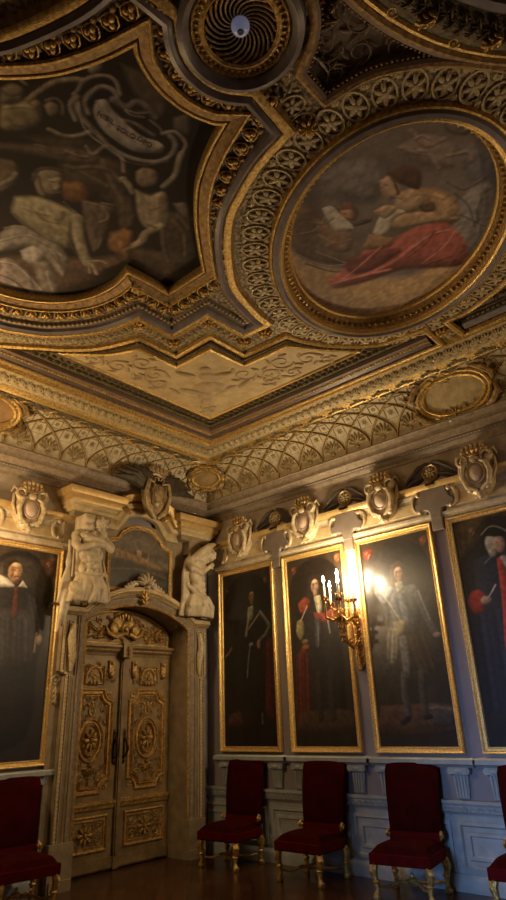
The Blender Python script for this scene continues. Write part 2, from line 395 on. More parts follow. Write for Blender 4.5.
SHAPES_MONO = [
 ('p',[(4.09,-5.53),(4.25,-5.38),(4.43,-5.2),(4.33,-5.17),(4.13,-5.31),(3.95,-5.46)],0.0,(0.075,0.058,0.045),0.068),
 ('p',[(3.7,-5.17),(3.89,-4.98),(4.0,-4.8),(3.89,-4.72),(3.71,-4.99)],0.0,(0.1,0.075,0.055),0.065),
 ('p',[(3.69,-4.89),(3.93,-4.72),(3.95,-4.52),(3.63,-4.28),(3.62,-4.54),(3.52,-4.74)],0.0,(0.13,0.1,0.07),0.068),
 ('p',[(4.56,-5.03),(4.61,-4.9),(4.58,-4.7),(4.46,-4.64),(4.47,-4.85)],0.0,(0.15,0.12,0.09),0.035),
 ('p',[(4.51,-4.59),(4.59,-4.53),(4.49,-4.43),(4.45,-4.52)],0.0,(0.17,0.14,0.11),0.025),
 ('p',[(3.75,-4.44),(3.77,-4.34),(3.61,-4.19),(3.48,-4.19),(3.5,-4.26)],0.0,(0.14,0.11,0.08),0.043),
 ('p',[(3.86,-4.1),(3.94,-3.91),(3.6,-3.57),(3.41,-3.62),(3.57,-3.88)],0.0,(0.11,0.085,0.06),0.068),
 ('p',[(3.33,-4.08),(3.46,-3.9),(3.53,-3.64),(3.23,-3.53),(3.26,-3.91)],0.0,(0.13,0.095,0.065),0.064),
 ('s',[(3.83,-4.01),(3.78,-3.85),(3.6,-3.67)],0.023,(0.2,0.16,0.12),0.023),
 ('s',[(3.9,-4.02),(3.85,-3.86)],0.023,(0.19,0.15,0.11),0.023),
 ('s',[(3.7,-4.85),(3.73,-4.73),(3.75,-4.55)],0.034,(0.2,0.16,0.12),0.027),
 ('s',[(3.91,-4.7),(3.82,-4.58),(3.71,-4.38)],0.041,(0.21,0.17,0.13),0.027),
 ('p',[(3.55,-4.8),(3.65,-4.68),(3.52,-4.57),(3.43,-4.69)],0.0,(0.3,0.17,0.09),0.042),
 ('p',[(3.38,-4.26),(3.51,-4.17),(3.27,-3.99),(3.23,-4.16)],0.0,(0.32,0.19,0.1),0.047),
 ('p',[(2.52,-4.73),(3.0,-4.22),(3.26,-4.0),(3.03,-3.91),(2.5,-3.99),(1.91,-4.42)],0.0,(0.16,0.11,0.08),0.08),
 ('p',[(3.55,-5.26),(3.89,-4.85),(3.89,-4.72),(3.78,-4.78),(3.63,-5.02),(3.49,-5.23)],0.0,(0.17,0.13,0.1),0.039),
 ('p',[(3.51,-4.61),(3.61,-4.41),(3.47,-4.33),(3.21,-4.22),(3.11,-4.24),(3.33,-4.46)],0.0,(0.2,0.155,0.12),0.029),
 ('s',[(3.51,-4.58),(3.56,-4.46),(3.5,-4.37),(3.4,-4.39)],0.022,(0.3,0.24,0.18),0.015),
 ('s',[(3.4,-4.69),(3.35,-4.48),(3.3,-4.3),(3.16,-4.23)],0.015,(0.25,0.2,0.15),0.014),
 ('p',[(3.82,-5.39),(4.0,-5.26),(3.94,-5.18),(3.85,-5.15),(3.72,-5.21),(3.66,-5.31)],0.0,(0.34,0.29,0.19),0.03),
 ('s',[(3.96,-5.29),(4.07,-5.27),(4.18,-5.24),(4.28,-5.17),(4.32,-5.12)],0.036,(0.32,0.27,0.21),0.012),
 ('s',[(3.87,-5.09),(3.9,-4.99),(3.97,-4.93),(4.04,-4.9)],0.032,(0.33,0.28,0.23),0.013),
 ('p',[(3.92,-5.44),(3.99,-5.41),(4.01,-5.35),(3.94,-5.31),(3.87,-5.34),(3.83,-5.4)],0.0,(0.26,0.22,0.16),0.024),
 ('s',[(3.99,-5.48),(4.05,-5.43),(4.05,-5.35)],0.023,(0.36,0.32,0.25),0.012),
 ('p',[(4.0,-5.2),(4.05,-5.19),(4.06,-5.14),(4.01,-5.11),(3.96,-5.14)],0.0,(0.34,0.27,0.2),0.018),
 ('s',[(4.04,-5.21),(4.09,-5.18),(4.09,-5.13),(4.03,-5.09)],0.018,(0.27,0.22,0.18),0.009),
 ('p',[(4.45,-5.19),(4.5,-5.14),(4.44,-5.09),(4.39,-5.12)],0.0,(0.3,0.26,0.24),0.017),
 ('p',[(4.45,-5.19),(4.49,-5.14),(4.46,-5.1),(4.4,-5.1),(4.39,-5.14)],0.0,(0.33,0.28,0.25),0.014),
 ('s',[(4.15,-4.98),(4.2,-5.04),(4.28,-5.05),(4.36,-5.03),(4.39,-4.97),(4.37,-4.92),(4.33,-4.93)],0.031,(0.36,0.32,0.3),0.009),
 ('s',[(4.2,-5.11),(4.11,-5.02),(4.08,-4.93),(4.06,-4.84),(4.04,-4.72),(4.07,-4.58),(4.16,-4.45),(4.27,-4.41),(4.37,-4.45),(4.4,-4.54)],0.036,(0.33,0.29,0.27),0.012),
 ('s',[(4.2,-5.11),(4.33,-5.12),(4.43,-5.06),(4.45,-4.99),(4.4,-4.92)],0.024,(0.35,0.3,0.27),0.009),
 ('s',[(4.37,-4.56),(4.44,-4.51),(4.42,-4.4),(4.34,-4.37)],0.026,(0.36,0.31,0.28),0.01),
 ('s',[(4.34,-4.93),(4.36,-4.84),(4.43,-4.82),(4.45,-4.75),(4.43,-4.67)],0.043,(0.22,0.19,0.17),0.018),
 ('s',[(4.26,-4.81),(4.3,-4.74),(4.31,-4.66),(4.32,-4.59)],0.025,(0.26,0.22,0.2),0.013),
 ('s',[(3.93,-4.85),(3.91,-4.78),(4.03,-4.76),(4.03,-4.64),(3.94,-4.55)],0.026,(0.34,0.29,0.26),0.01),
 ('s',[(3.72,-4.8),(3.82,-4.72),(3.88,-4.61),(3.85,-4.51)],0.034,(0.18,0.15,0.13),0.021),
 ('p',[(4.26,-5.0),(4.31,-4.96),(4.28,-4.89),(4.27,-4.81),(4.26,-4.75),(4.26,-4.64),(4.3,-4.55),(4.3,-4.49),(4.25,-4.47),(4.19,-4.52),(4.13,-4.6),(4.11,-4.71),(4.11,-4.82),(4.14,-4.91),(4.19,-4.97)],0.0,(0.47,0.42,0.39),0.007),
 ('p',[(4.39,-4.78),(4.43,-4.74),(4.38,-4.7),(4.34,-4.74)],0.0,(0.08,0.06,0.05),0.012),
 ('s',[(4.2,-5.09),(4.05,-4.95),(4.02,-4.8),(4.02,-4.59)],0.01,(0.5,0.45,0.41),0.009),
 ('s',[(4.05,-5.01),(4.12,-5.09),(4.2,-5.09)],0.032,(0.32,0.28,0.25),0.013),
 ('p',[(4.0,-4.49),(4.07,-4.47),(4.1,-4.39),(4.01,-4.32),(3.93,-4.36),(3.93,-4.43)],0.0,(0.34,0.27,0.21),0.021),
 ('s',[(3.86,-4.44),(3.89,-4.51)],0.043,(0.35,0.3,0.24),0.014),
 ('s',[(4.03,-4.27),(4.17,-4.28),(4.28,-4.34),(4.34,-4.37)],0.043,(0.38,0.33,0.27),0.014),
 ('p',[(3.87,-4.4),(3.9,-4.29),(4.0,-4.23),(3.85,-4.07),(3.72,-3.99),(3.62,-4.06),(3.67,-4.21)],0.0,(0.42,0.36,0.27),0.029),
 ('s',[(3.72,-4.03),(3.57,-4.06),(3.46,-4.03),(3.33,-4.07)],0.07,(0.4,0.34,0.25),0.019),
 ('s',[(3.69,-3.99),(3.55,-3.86),(3.45,-3.72)],0.039,(0.18,0.14,0.11),0.023),
 ('s',[(3.83,-4.39),(3.87,-4.46),(3.88,-4.52)],0.043,(0.36,0.31,0.24),0.014),
 ('p',[(3.96,-4.12),(4.03,-4.05),(3.94,-3.94),(3.92,-4.0)],0.0,(0.25,0.21,0.18),0.022),
 ('p',[(3.42,-4.2),(3.51,-4.16),(3.38,-4.07),(3.29,-4.11)],0.0,(0.34,0.2,0.1),0.031),
 ('p',[(3.19,-4.96),(3.31,-4.84),(3.37,-4.6),(3.34,-4.49),(3.18,-4.41),(3.0,-4.39),(2.96,-4.55),(2.98,-4.74),(3.04,-4.9)],0.0,(0.47,0.42,0.3),0.043),
 ('s',[(3.15,-4.86),(3.18,-4.76),(3.25,-4.64)],0.037,(0.56,0.5,0.37),0.029),
 ('s',[(3.12,-4.67),(3.09,-4.54)],0.038,(0.36,0.31,0.22),0.03),
 ('s',[(3.33,-4.53),(3.18,-4.42),(3.03,-4.28),(2.95,-4.17)],0.09,(0.44,0.39,0.29),0.023),
 ('s',[(2.96,-4.21),(2.95,-4.13),(2.89,-4.05)],0.033,(0.47,0.41,0.32),0.012),
 ('s',[(2.98,-4.19),(3.05,-4.13),(3.06,-4.07)],0.021,(0.45,0.4,0.31),0.016),
 ('s',[(2.95,-4.17),(2.86,-4.1)],0.017,(0.42,0.36,0.28),0.016),
 ('p',[(3.47,-4.98),(3.58,-4.94),(3.62,-4.86),(3.56,-4.8),(3.44,-4.76),(3.35,-4.8),(3.35,-4.87)],0.0,(0.4,0.34,0.25),0.021),
 ('p',[(3.51,-4.88),(3.58,-4.83),(3.51,-4.78),(3.45,-4.79)],0.0,(0.48,0.41,0.3),0.014),
 ('s',[(3.43,-4.95),(3.53,-4.97),(3.61,-4.91),(3.63,-4.86)],0.028,(0.15,0.11,0.08),0.014),
 ('s',[(3.37,-4.82),(3.46,-4.76)],0.021,(0.2,0.16,0.12),0.014),
 ('p',[(3.43,-5.2),(3.47,-5.11),(3.34,-5.02),(3.16,-5.06)],0.0,(0.26,0.2,0.14),0.033),
 ('s',[(3.22,-5.09),(3.32,-5.06),(3.39,-5.06)],0.035,(0.38,0.33,0.25),0.014),
 ('p',[(2.77,-4.86),(2.93,-4.82),(2.98,-4.65),(2.97,-4.46),(2.86,-4.31),(2.66,-4.23),(2.75,-4.42),(2.78,-4.61),(2.58,-4.76)],0.0,(0.42,0.38,0.33),0.031),
 ('p',[(2.7,-4.65),(2.82,-4.61),(2.8,-4.5),(2.66,-4.47),(2.61,-4.56)],0.0,(0.55,0.51,0.45),0.024),
 ('p',[(2.66,-4.51),(2.7,-4.37),(2.32,-4.06),(2.29,-4.2)],0.0,(0.33,0.29,0.25),0.041),
 ('p',[(2.49,-4.72),(2.55,-4.62),(2.37,-4.22),(2.31,-4.1),(2.11,-4.28),(2.08,-4.51)],0.0,(0.4,0.34,0.31),0.032),
 ('s',[(2.46,-4.7),(2.51,-4.57),(2.37,-4.27)],0.02,(0.6,0.54,0.48),0.015),
 ('s',[(2.31,-4.63),(2.31,-4.48),(2.2,-4.23)],0.021,(0.2,0.16,0.14),0.016),
 ('s',[(2.69,-4.82),(2.91,-4.68),(2.88,-4.38)],0.016,(0.58,0.53,0.46),0.015),
 ('s',[(2.85,-4.86),(2.96,-4.77),(2.96,-4.64)],0.015,(0.5,0.44,0.38),0.014),
 ('s',[(3.5,-4.86),(3.52,-4.83)],0.008,(0.1,0.07,0.05),0.011),
 ('s',[(3.53,-4.82),(3.54,-4.8)],0.008,(0.1,0.07,0.05),0.011),
 ('s',[(3.52,-4.82),(3.49,-4.79)],0.01,(0.56,0.49,0.37),0.013),
 ('s',[(3.44,-4.81),(3.46,-4.78)],0.009,(0.12,0.08,0.06),0.011),
 ('s',[(3.48,-4.94),(3.41,-4.88),(3.37,-4.82)],0.017,(0.17,0.13,0.09),0.02),
 ('p',[(3.29,-4.72),(3.33,-4.64),(3.23,-4.6),(3.19,-4.66)],0.0,(0.38,0.33,0.24),0.037),
 ('s',[(3.18,-4.83),(3.14,-4.7),(3.19,-4.6)],0.015,(0.27,0.22,0.15),0.028),
 ('s',[(3.25,-4.54),(3.08,-4.44),(2.98,-4.3)],0.015,(0.16,0.12,0.09),0.029),
 ('s',[(3.04,-4.88),(2.99,-4.74),(2.97,-4.56),(3.0,-4.41)],0.018,(0.15,0.12,0.09),0.021),
 ('s',[(2.51,-4.48),(2.35,-4.34),(2.19,-4.19)],0.017,(0.18,0.15,0.12),0.024),
 ('s',[(2.28,-4.47),(2.17,-4.31)],0.017,(0.55,0.49,0.42),0.016),
 ('s',[(2.62,-4.37),(2.41,-4.18)],0.017,(0.5,0.45,0.38),0.019),
 ('s',[(2.9,-4.61),(2.89,-4.45),(2.74,-4.3)],0.016,(0.22,0.18,0.15),0.018),
 ('s',[(3.47,-4.51),(3.42,-4.41),(3.27,-4.33)],0.015,(0.12,0.09,0.07),0.021),
 ('s',[(3.59,-4.49),(3.63,-4.42)],0.015,(0.3,0.25,0.19),0.014),
 ('s',[(3.81,-5.36),(3.88,-5.31),(3.94,-5.24)],0.015,(0.42,0.36,0.24),0.023),
 ('s',[(3.76,-5.31),(3.74,-5.27),(3.78,-5.22)],0.016,(0.2,0.16,0.11),0.024),
 ('s',[(3.95,-5.27),(3.94,-5.21),(3.89,-5.17)],0.012,(0.16,0.12,0.09),0.017),
 ('s',[(3.91,-5.43),(3.91,-5.39),(3.96,-5.35)],0.012,(0.12,0.09,0.07),0.017),
 ('s',[(3.7,-5.09),(3.73,-5.03),(3.75,-4.94),(3.84,-4.88)],0.02,(0.22,0.18,0.14),0.01),
 ('s',[(3.8,-4.92),(3.83,-4.84),(3.86,-4.8)],0.027,(0.26,0.21,0.17),0.01),
 ('s',[(3.91,-4.33),(3.91,-4.29),(3.95,-4.28)],0.01,(0.15,0.11,0.08),0.014),
 ('s',[(3.8,-4.28),(3.8,-4.2),(3.88,-4.16)],0.015,(0.3,0.25,0.18),0.021),
 ('s',[(3.92,-4.27),(3.75,-4.13)],0.011,(0.34,0.28,0.2),0.014),
 ('s',[(3.66,-4.12),(3.68,-4.05)],0.015,(0.2,0.16,0.12),0.022),
 ('s',[(4.24,-4.95),(4.2,-4.87),(4.19,-4.75),(4.2,-4.62),(4.25,-4.53)],0.009,(0.33,0.29,0.27),0.009),
 ('s',[(4.22,-5.07),(4.11,-4.97),(4.06,-4.86)],0.01,(0.16,0.13,0.12),0.012),
 ('s',[(4.01,-4.6),(4.09,-4.48),(4.23,-4.39)],0.014,(0.15,0.12,0.1),0.013),
 ('s',[(4.37,-4.92),(4.33,-4.8),(4.38,-4.72)],0.012,(0.36,0.31,0.27),0.012),
 ('s',[(4.34,-4.83),(4.37,-4.77),(4.43,-4.72)],0.012,(0.4,0.35,0.3),0.012),
 ('s',[(4.39,-4.68),(4.39,-4.6),(4.37,-4.56)],0.014,(0.35,0.3,0.26),0.012),
 ('s',[(2.84,-4.46),(2.75,-4.28)],0.016,(0.26,0.22,0.2),0.015),
]
SHAPES_MUSE = [
 ('p',[(4.24,-3.08),(4.4,-2.4),(4.8,-2.0),(5.3,-2.04),(5.58,-1.97),(5.04,-0.66),(3.52,-2.2)],0.0,(0.42,0.28,0.15),0.118),
 ('p',[(3.98,-2.65),(4.26,-1.84),(4.77,-1.7),(4.41,-1.29),(3.69,-2.02)],0.0,(0.36,0.25,0.17),0.091),
 ('p',[(4.84,-3.53),(5.18,-3.4),(5.21,-3.16),(5.02,-3.02),(4.81,-3.28)],0.0,(0.26,0.235,0.23),0.103),
 ('p',[(5.72,-3.07),(5.87,-2.73),(5.72,-2.44),(5.65,-2.79)],0.0,(0.19,0.19,0.22),0.084),
 ('p',[(5.41,-3.32),(5.6,-3.27),(5.7,-3.04),(5.6,-2.89),(5.44,-3.15)],0.0,(0.34,0.27,0.24),0.056),
 ('s',[(5.54,-3.38),(5.56,-3.2),(5.67,-3.16)],0.041,(0.33,0.24,0.2),0.02),
 ('s',[(5.43,-3.3),(5.47,-3.21),(5.54,-3.1),(5.53,-2.95)],0.035,(0.37,0.28,0.24),0.021),
 ('s',[(5.63,-3.01),(5.75,-2.94),(5.74,-2.85)],0.029,(0.36,0.27,0.23),0.022),
 ('p',[(5.73,-3.28),(5.86,-3.11),(5.79,-3.09),(5.72,-3.2)],0.0,(0.14,0.11,0.1),0.027),
 ('p',[(5.41,-2.51),(5.62,-2.6),(5.75,-2.52),(5.58,-2.1),(5.3,-1.89),(5.24,-2.09)],0.0,(0.3,0.28,0.28),0.04),
 ('s',[(5.62,-2.6),(5.49,-2.38),(5.31,-2.23)],0.015,(0.42,0.39,0.38),0.008),
 ('s',[(5.71,-2.51),(5.56,-2.37),(5.46,-2.08),(5.25,-1.94)],0.015,(0.15,0.14,0.15),0.008),
 ('s',[(5.52,-2.8),(5.58,-2.64),(5.74,-2.64)],0.023,(0.2,0.18,0.18),0.011),
 ('s',[(5.44,-2.42),(5.53,-2.15)],0.016,(0.16,0.14,0.14),0.008),
 ('p',[(4.51,-3.4),(4.67,-3.3),(4.6,-2.93),(4.69,-2.64),(4.63,-2.41),(4.31,-2.72),(4.24,-3.08)],0.0,(0.17,0.12,0.09),0.047),
 ('p',[(4.59,-3.2),(4.63,-3.03),(4.7,-2.83),(4.56,-2.69),(4.46,-2.86)],0.0,(0.3,0.19,0.13),0.032),
 ('s',[(4.36,-3.17),(4.51,-3.09),(4.69,-3.16)],0.016,(0.33,0.28,0.22),0.008),
 ('s',[(4.23,-2.95),(4.32,-2.67),(4.65,-2.45)],0.017,(0.32,0.28,0.24),0.009),
 ('s',[(4.21,-2.82),(4.33,-2.55),(4.57,-2.39)],0.017,(0.1,0.08,0.07),0.009),
 ('s',[(4.36,-2.89),(4.47,-2.56)],0.013,(0.36,0.3,0.25),0.007),
 ('p',[(4.77,-3.17),(4.87,-3.15),(4.89,-3.03),(4.81,-2.95),(4.76,-3.04)],0.0,(0.2,0.1,0.06),0.02),
 ('p',[(4.78,-3.12),(4.85,-3.06),(4.8,-2.98),(4.75,-3.03)],0.0,(0.5,0.3,0.2),0.016),
 ('p',[(4.69,-3.24),(4.76,-3.21),(4.76,-3.07),(4.75,-2.88),(4.63,-2.96),(4.65,-3.09)],0.0,(0.62,0.57,0.49),0.008),
 ('p',[(4.78,-2.95),(4.91,-2.88),(4.88,-2.85),(4.76,-2.9)],0.0,(0.09,0.07,0.06),0.012),
 ('p',[(5.28,-2.93),(5.42,-2.8),(5.49,-2.59),(5.42,-2.38),(5.28,-2.39),(5.18,-2.62),(5.18,-2.8)],0.0,(0.38,0.24,0.13),0.038),
 ('p',[(4.99,-2.8),(5.19,-2.7),(5.37,-2.49),(5.39,-2.38),(5.2,-2.51),(5.0,-2.63)],0.0,(0.55,0.38,0.24),0.024),
 ('p',[(5.2,-2.96),(5.31,-2.91),(5.32,-2.75),(5.19,-2.7),(5.1,-2.82)],0.0,(0.56,0.4,0.27),0.031),
 ('p',[(5.39,-2.8),(5.46,-2.61),(5.42,-2.45),(5.31,-2.45),(5.31,-2.61)],0.0,(0.52,0.36,0.22),0.031),
 ('p',[(5.25,-2.73),(5.35,-2.69),(5.32,-2.6),(5.24,-2.65)],0.0,(0.1,0.07,0.05),0.016),
 ('p',[(4.83,-2.73),(4.96,-2.84),(5.08,-2.86),(5.14,-2.75),(5.03,-2.74),(4.92,-2.65),(4.84,-2.66)],0.0,(0.66,0.6,0.5),0.017),
 ('p',[(4.96,-2.93),(5.06,-2.92),(5.12,-2.83),(4.99,-2.8)],0.0,(0.55,0.38,0.25),0.016),
 ('p',[(4.21,-2.51),(4.5,-2.54),(4.66,-2.59),(4.92,-2.55),(5.14,-2.53),(5.32,-2.39),(5.33,-2.07),(5.2,-1.83),(4.96,-1.99),(4.77,-2.15),(4.43,-2.24),(4.19,-2.36)],0.0,(0.42,0.12,0.1),0.036),
 ('p',[(4.58,-2.6),(4.8,-2.49),(4.89,-2.37),(4.58,-2.34),(4.42,-2.42),(4.43,-2.57)],0.0,(0.16,0.05,0.05),0.035),
 ('s',[(4.48,-2.32),(4.81,-2.3),(5.14,-2.4)],0.045,(0.55,0.2,0.17),0.027),
 ('s',[(4.2,-2.43),(4.45,-2.34),(4.69,-2.23)],0.037,(0.56,0.22,0.2),0.018),
 ('s',[(4.99,-2.34),(5.16,-2.37),(5.29,-2.32)],0.026,(0.58,0.27,0.22),0.017),
 ('s',[(4.96,-2.07),(5.17,-2.01)],0.027,(0.3,0.09,0.08),0.018),
 ('p',[(4.8,-2.74),(4.92,-2.55),(4.84,-2.49),(4.68,-2.62)],0.0,(0.36,0.22,0.12),0.025),
 ('p',[(5.16,-3.16),(5.24,-3.15),(5.25,-3.04),(5.2,-2.95),(5.12,-2.95),(5.11,-3.04)],0.0,(0.6,0.42,0.3),0.015),
 ('p',[(5.24,-3.19),(5.38,-3.16),(5.42,-3.01),(5.33,-2.88),(5.27,-3.0),(5.25,-3.04),(5.23,-3.11)],0.0,(0.13,0.07,0.045),0.022),
 ('s',[(5.24,-3.09),(5.2,-2.95)],0.022,(0.15,0.08,0.05),0.011),
 ('s',[(5.14,-3.1),(5.12,-3.09)],0.011,(0.3,0.15,0.1),0.008),
 ('s',[(5.17,-3.11),(5.18,-3.08)],0.008,(0.15,0.08,0.05),0.005),
 ('s',[(5.12,-3.06),(5.13,-3.04)],0.008,(0.45,0.15,0.1),0.005),
 ('s',[(5.14,-2.99),(5.19,-2.89)],0.015,(0.4,0.26,0.17),0.012),
 ('s',[(4.92,-2.55),(4.72,-2.5),(4.45,-2.47)],0.017,(0.25,0.06,0.05),0.01),
 ('s',[(5.21,-2.39),(5.04,-2.29),(4.74,-2.25)],0.017,(0.24,0.06,0.05),0.01),
 ('s',[(5.33,-2.27),(5.17,-2.16),(4.94,-2.1)],0.017,(0.62,0.28,0.22),0.01),
 ('s',[(4.79,-2.54),(4.59,-2.48),(4.27,-2.4)],0.017,(0.62,0.28,0.22),0.01),
 ('s',[(4.79,-3.08),(4.79,-3.06)],0.008,(0.12,0.06,0.04),0.005),
 ('s',[(4.7,-3.09),(4.6,-3.1),(4.52,-3.21)],0.016,(0.25,0.17,0.11),0.012),
 ('s',[(4.5,-3.03),(4.54,-2.85),(4.67,-2.79)],0.016,(0.38,0.25,0.17),0.012),
 ('s',[(5.69,-2.59),(5.62,-2.37),(5.44,-2.1)],0.015,(0.4,0.38,0.38),0.008),
 ('s',[(5.51,-2.65),(5.53,-2.46),(5.47,-2.21)],0.015,(0.17,0.15,0.15),0.008),
 ('s',[(5.28,-2.85),(5.35,-2.8),(5.42,-2.66)],0.015,(0.55,0.38,0.2),0.009),
 ('s',[(5.53,-3.3),(5.58,-3.29),(5.6,-3.23)],0.021,(0.42,0.32,0.27),0.014),
 ('s',[(5.5,-3.2),(5.54,-3.15)],0.028,(0.42,0.32,0.27),0.018),
]
# ================================================================== THE SETTING
AX = -4.72
mir = lambda P: [(x, 2*AX-y) for x, y in reversed(P)]
mb = MB(); mb.box(-.6, 15.3, -9.9, .4, -.1, 0); struct(mb.build('floor', FLOORM))
mb = MB(); mb.box(-.3, 15.3, 0, .3, 0, 5.2); struct(mb.build('wall_right', WALLP))
mb = MB(); mb.box(-.6, -.02, -9.74, -2.12, 0, 5.2); mb.box(-.6, -.02, -.48, .3, 0, 5.2); mb.box(-.6, -.02, -2.12, -.48, 2.98, 5.2); mb.box(-.6, -.5, -2.12, -.48, 0, 2.98)
mb.box(-.02, 0, -9.74, -2.45, 0, 5.2); mb.box(-.02, 0, -.15, 0, 0, 5.2)
struct(mb.build('wall_left', WALLP))
WIN = [(1.2+i*2.6, 2.6+i*2.6) for i in range(5)]
mb = MB(); xs = [-.3]+[v for q in WIN for v in q]+[15.3]
for i in range(0, len(xs), 2): mb.box(xs[i], xs[i+1], -9.74, -9.44, 0, 5.2)
for a, b in WIN: mb.box(a, b, -9.74, -9.44, 0, .5); mb.box(a, b, -9.74, -9.44, 3.3, 5.2)
struct(mb.build('wall_back', WALLP))
CURT = mat('closed_shutter', (.16, .13, .10), rough=.6)
for i, (a, b) in enumerate(WIN):
    mb = MB(); mb.box(a, b, -9.70, -9.66, .5, 3.3)
    for k in range(2):
        c0 = a+.06+k*(b-a)/2; c1 = c0+(b-a)/2-.12
        for z0, z1 in ((.6, 1.4), (1.5, 2.3), (2.4, 3.2)): mb.box(c0, c1, -9.66, -9.63, z0, z1)
    struct(mb.build('window_%d' % (i+1), CURT))
mb = MB(); mb.box(15, 15.3, -9.74, 0, 0, 5.2); struct(mb.build('wall_front', WALLP))

# ---------------- ceiling slab with its recessed fields
def half(P): return list(P)+mir(P)
A_UP = arc(2.95, AX, .81, 180, 74.5, 18)+[(3.18, -3.72), (3.18, -3.50), (3.40, -3.495), (3.62, -3.49)]+spline([(3.62, -3.49), (3.81, -3.72), (4.02, -3.95), (4.24, -4.14), (4.43, -4.25), (4.59, -4.32), (4.74, -4.37)], 4)[1:]+arc(5.25, AX, .63, 146, 180, 8)[1:-1]
PA = half(A_UP[1:])
CG_UP = spline([(1.70, -4.72), (1.76, -4.33), (1.83, -4.16), (1.96, -3.95), (2.23, -3.73), (2.47, -3.61), (2.80, -3.53)], 4)+[(2.79, -3.12), (3.28, -3.11), (3.29, -2.63), (3.47, -2.62)]+spline([(3.47, -2.62), (3.49, -2.78), (3.60, -3.17), (3.76, -3.41), (3.96, -3.64), (4.16, -3.82), (4.35, -3.93), (4.69, -4.06), (4.96, -4.11)], 4)[1:]+[(4.985, -4.40)]+arc(5.235, AX, .40, 130, 180, 7)[1:-1]
PG = half(CG_UP[1:])
F1 = [(4.54, -1.36), (4.53, -.98), (1.14, -1.02), (1.14, -4.3), (1.33, -4.3)]+spline([(1.33, -4.3), (1.39, -4.15), (1.58, -3.90), (1.75, -3.68), (1.93, -3.50), (2.14, -3.37), (2.45, -3.25)], 3)[1:]+[(2.45, -2.77), (2.96, -2.77), (2.96, -2.28)]+spline([(3.50, -2.24), (3.56, -2.05), (3.70, -1.80), (3.98, -1.50), (4.20, -1.40), (4.54, -1.36)], 4)[:-1]
F2 = [(4.77, -.98), (4.75, -1.33)]+spline([(4.75, -1.33), (4.98, -1.33), (5.18, -1.40), (5.40, -1.50), (5.85, -1.85), (6.2, -2.3)], 4)[1:]+[(7.5, -2.55), (7.5, -.98)]
F2 = F2[::-1]
F3_UP = arc(5.23, AX, .40, 0, 58, 6)+[(5.40, -4.36), (5.30, -4.30), (5.30, -4.04)]
F3_ARC = spline([(5.30, -4.04), (5.50, -4.02), (5.66, -3.97), (5.88, -3.83), (6.02, -3.70), (6.14, -3.56), (6.22, -3.46)], 3)[1:]
C_ARC = arc(7.5, AX, 1.75, 135, 180, 12)
F3h = F3_UP+F3_ARC+C_ARC                     # upper half, ends on the axis
F3 = F3h+mir(F3h)[1:-1]
CIRC = arc(7.5, AX, 1.72, 0, -360, 64)[:-1]
ov = lambda a, b, cx=4.91, cy=-2.66: ellipse(cx, cy, a, b, -46, 96)
def slab(name, outer, holes, z0, z1, m):
    loops = [outer]+holes; flat = [p for L in loops for p in L]; tri = tris(loops); mb = MB(); n = len(flat)
    V = [(p[0], p[1], z0) for p in flat]+[(p[0], p[1], z1) for p in flat]; f = [tuple(t) for t in tri]+[tuple(i+n for i in t) for t in tri]; k = 0
    for L in loops:
        c = len(L); f += [(k+i, k+(i+1) % c, n+k+(i+1) % c, n+k+i) for i in range(c)]; k += c
    mb.add(V, f); return struct(mb.build(name, m, smooth=False))
slab('ceiling', [(.6, -.5), (14.4, -.5), (14.4, -8.94), (.6, -8.94)],
     [offset(PA, .02), F1, mir(F1), F2, mir(F2), F3, CIRC, ov(1.20, .89, 4.915, -2.63), ellipse(5.235, -4.73, .205, .205, 0, 40)], 5.035, 5.19, LACE)
mb = MB(); mb.box(-.3, 15.3, -9.74, .3, 5.19, 5.29); struct(mb.build('ceiling_upper', BROWN))
FIELDG = mat('brown_field', (.22, .165, .105), (.16, .115, .075), rough=.6, scale=6, bump=.3, bscale=30)
for P, mm in ((F1, DARKG), (mir(F1), DARKG), (F2, DARKG), (mir(F2), DARKG), (F3, FIELDG)):
    mb = MB(); mb.poly(P, 5.15, 5.075, CB); trim(mb, mm, smooth=False)

def rail(path, closed, bands):
    for prof, m in bands:
        mb = MB(); mb.sweep(path, prof, closed, caps=False); trim(mb, m)
# frame of the large lobed painting
rail(PA, True, [([(-.012, 5.10), (-.012, 5.03), (0, 5.012), (.014, 5.012), (.022, 5.03)], GOLDB),
                ([(.022, 5.03), (.03, 5.015), (.085, 4.995)], GOLDD),
                ([(.085, 4.995), (.092, 4.98), (.105, 4.98), (.112, 5.0)], GOLD)])
DK2 = mat('dark_cavetto', (.10, .075, .06), (.045, .035, .03), rough=.45, metal=.2, scale=24, bump=.5)
mb = MB(); stamps(mb, T_HEART, PA, .125, 5.005, .115, True, .175, down=True, sz=.16); trim(mb, GOLD)
mb = MB(); mb.sweep(PA, [(.112, 5.0), (.14, 5.012), (.235, 5.02)], True, caps=False); trim(mb, DK2)
mb = MB(); stamps(mb, T_BEAD, PA, .032, 4.99, .016, True, .104, down=True); stamps(mb, T_BEAD, PA, .125, 5.0, .04, True, .225, down=True, start=0); trim(mb, GOLDD)
# slate moulding that runs round the group
rail(PG, True, [([(-.10, 5.035), (-.075, 5.005), (-.04, 5.0)], BROWN),
                ([(-.04, 5.0), (-.028, 4.975), (.0, 4.962), (.022, 4.975), (.03, 4.99)], GREYB),
                ([(.03, 4.99), (.04, 4.975), (.07, 4.972), (.095, 4.985)], GOLD),
                ([(.095, 4.985), (.12, 5.036)], GOLDD)])
mb = MB(); stamps(mb, T_BEAD, PG, .045, 5.01, .03, True, -.075, down=True, sy=.04); trim(mb, MED)
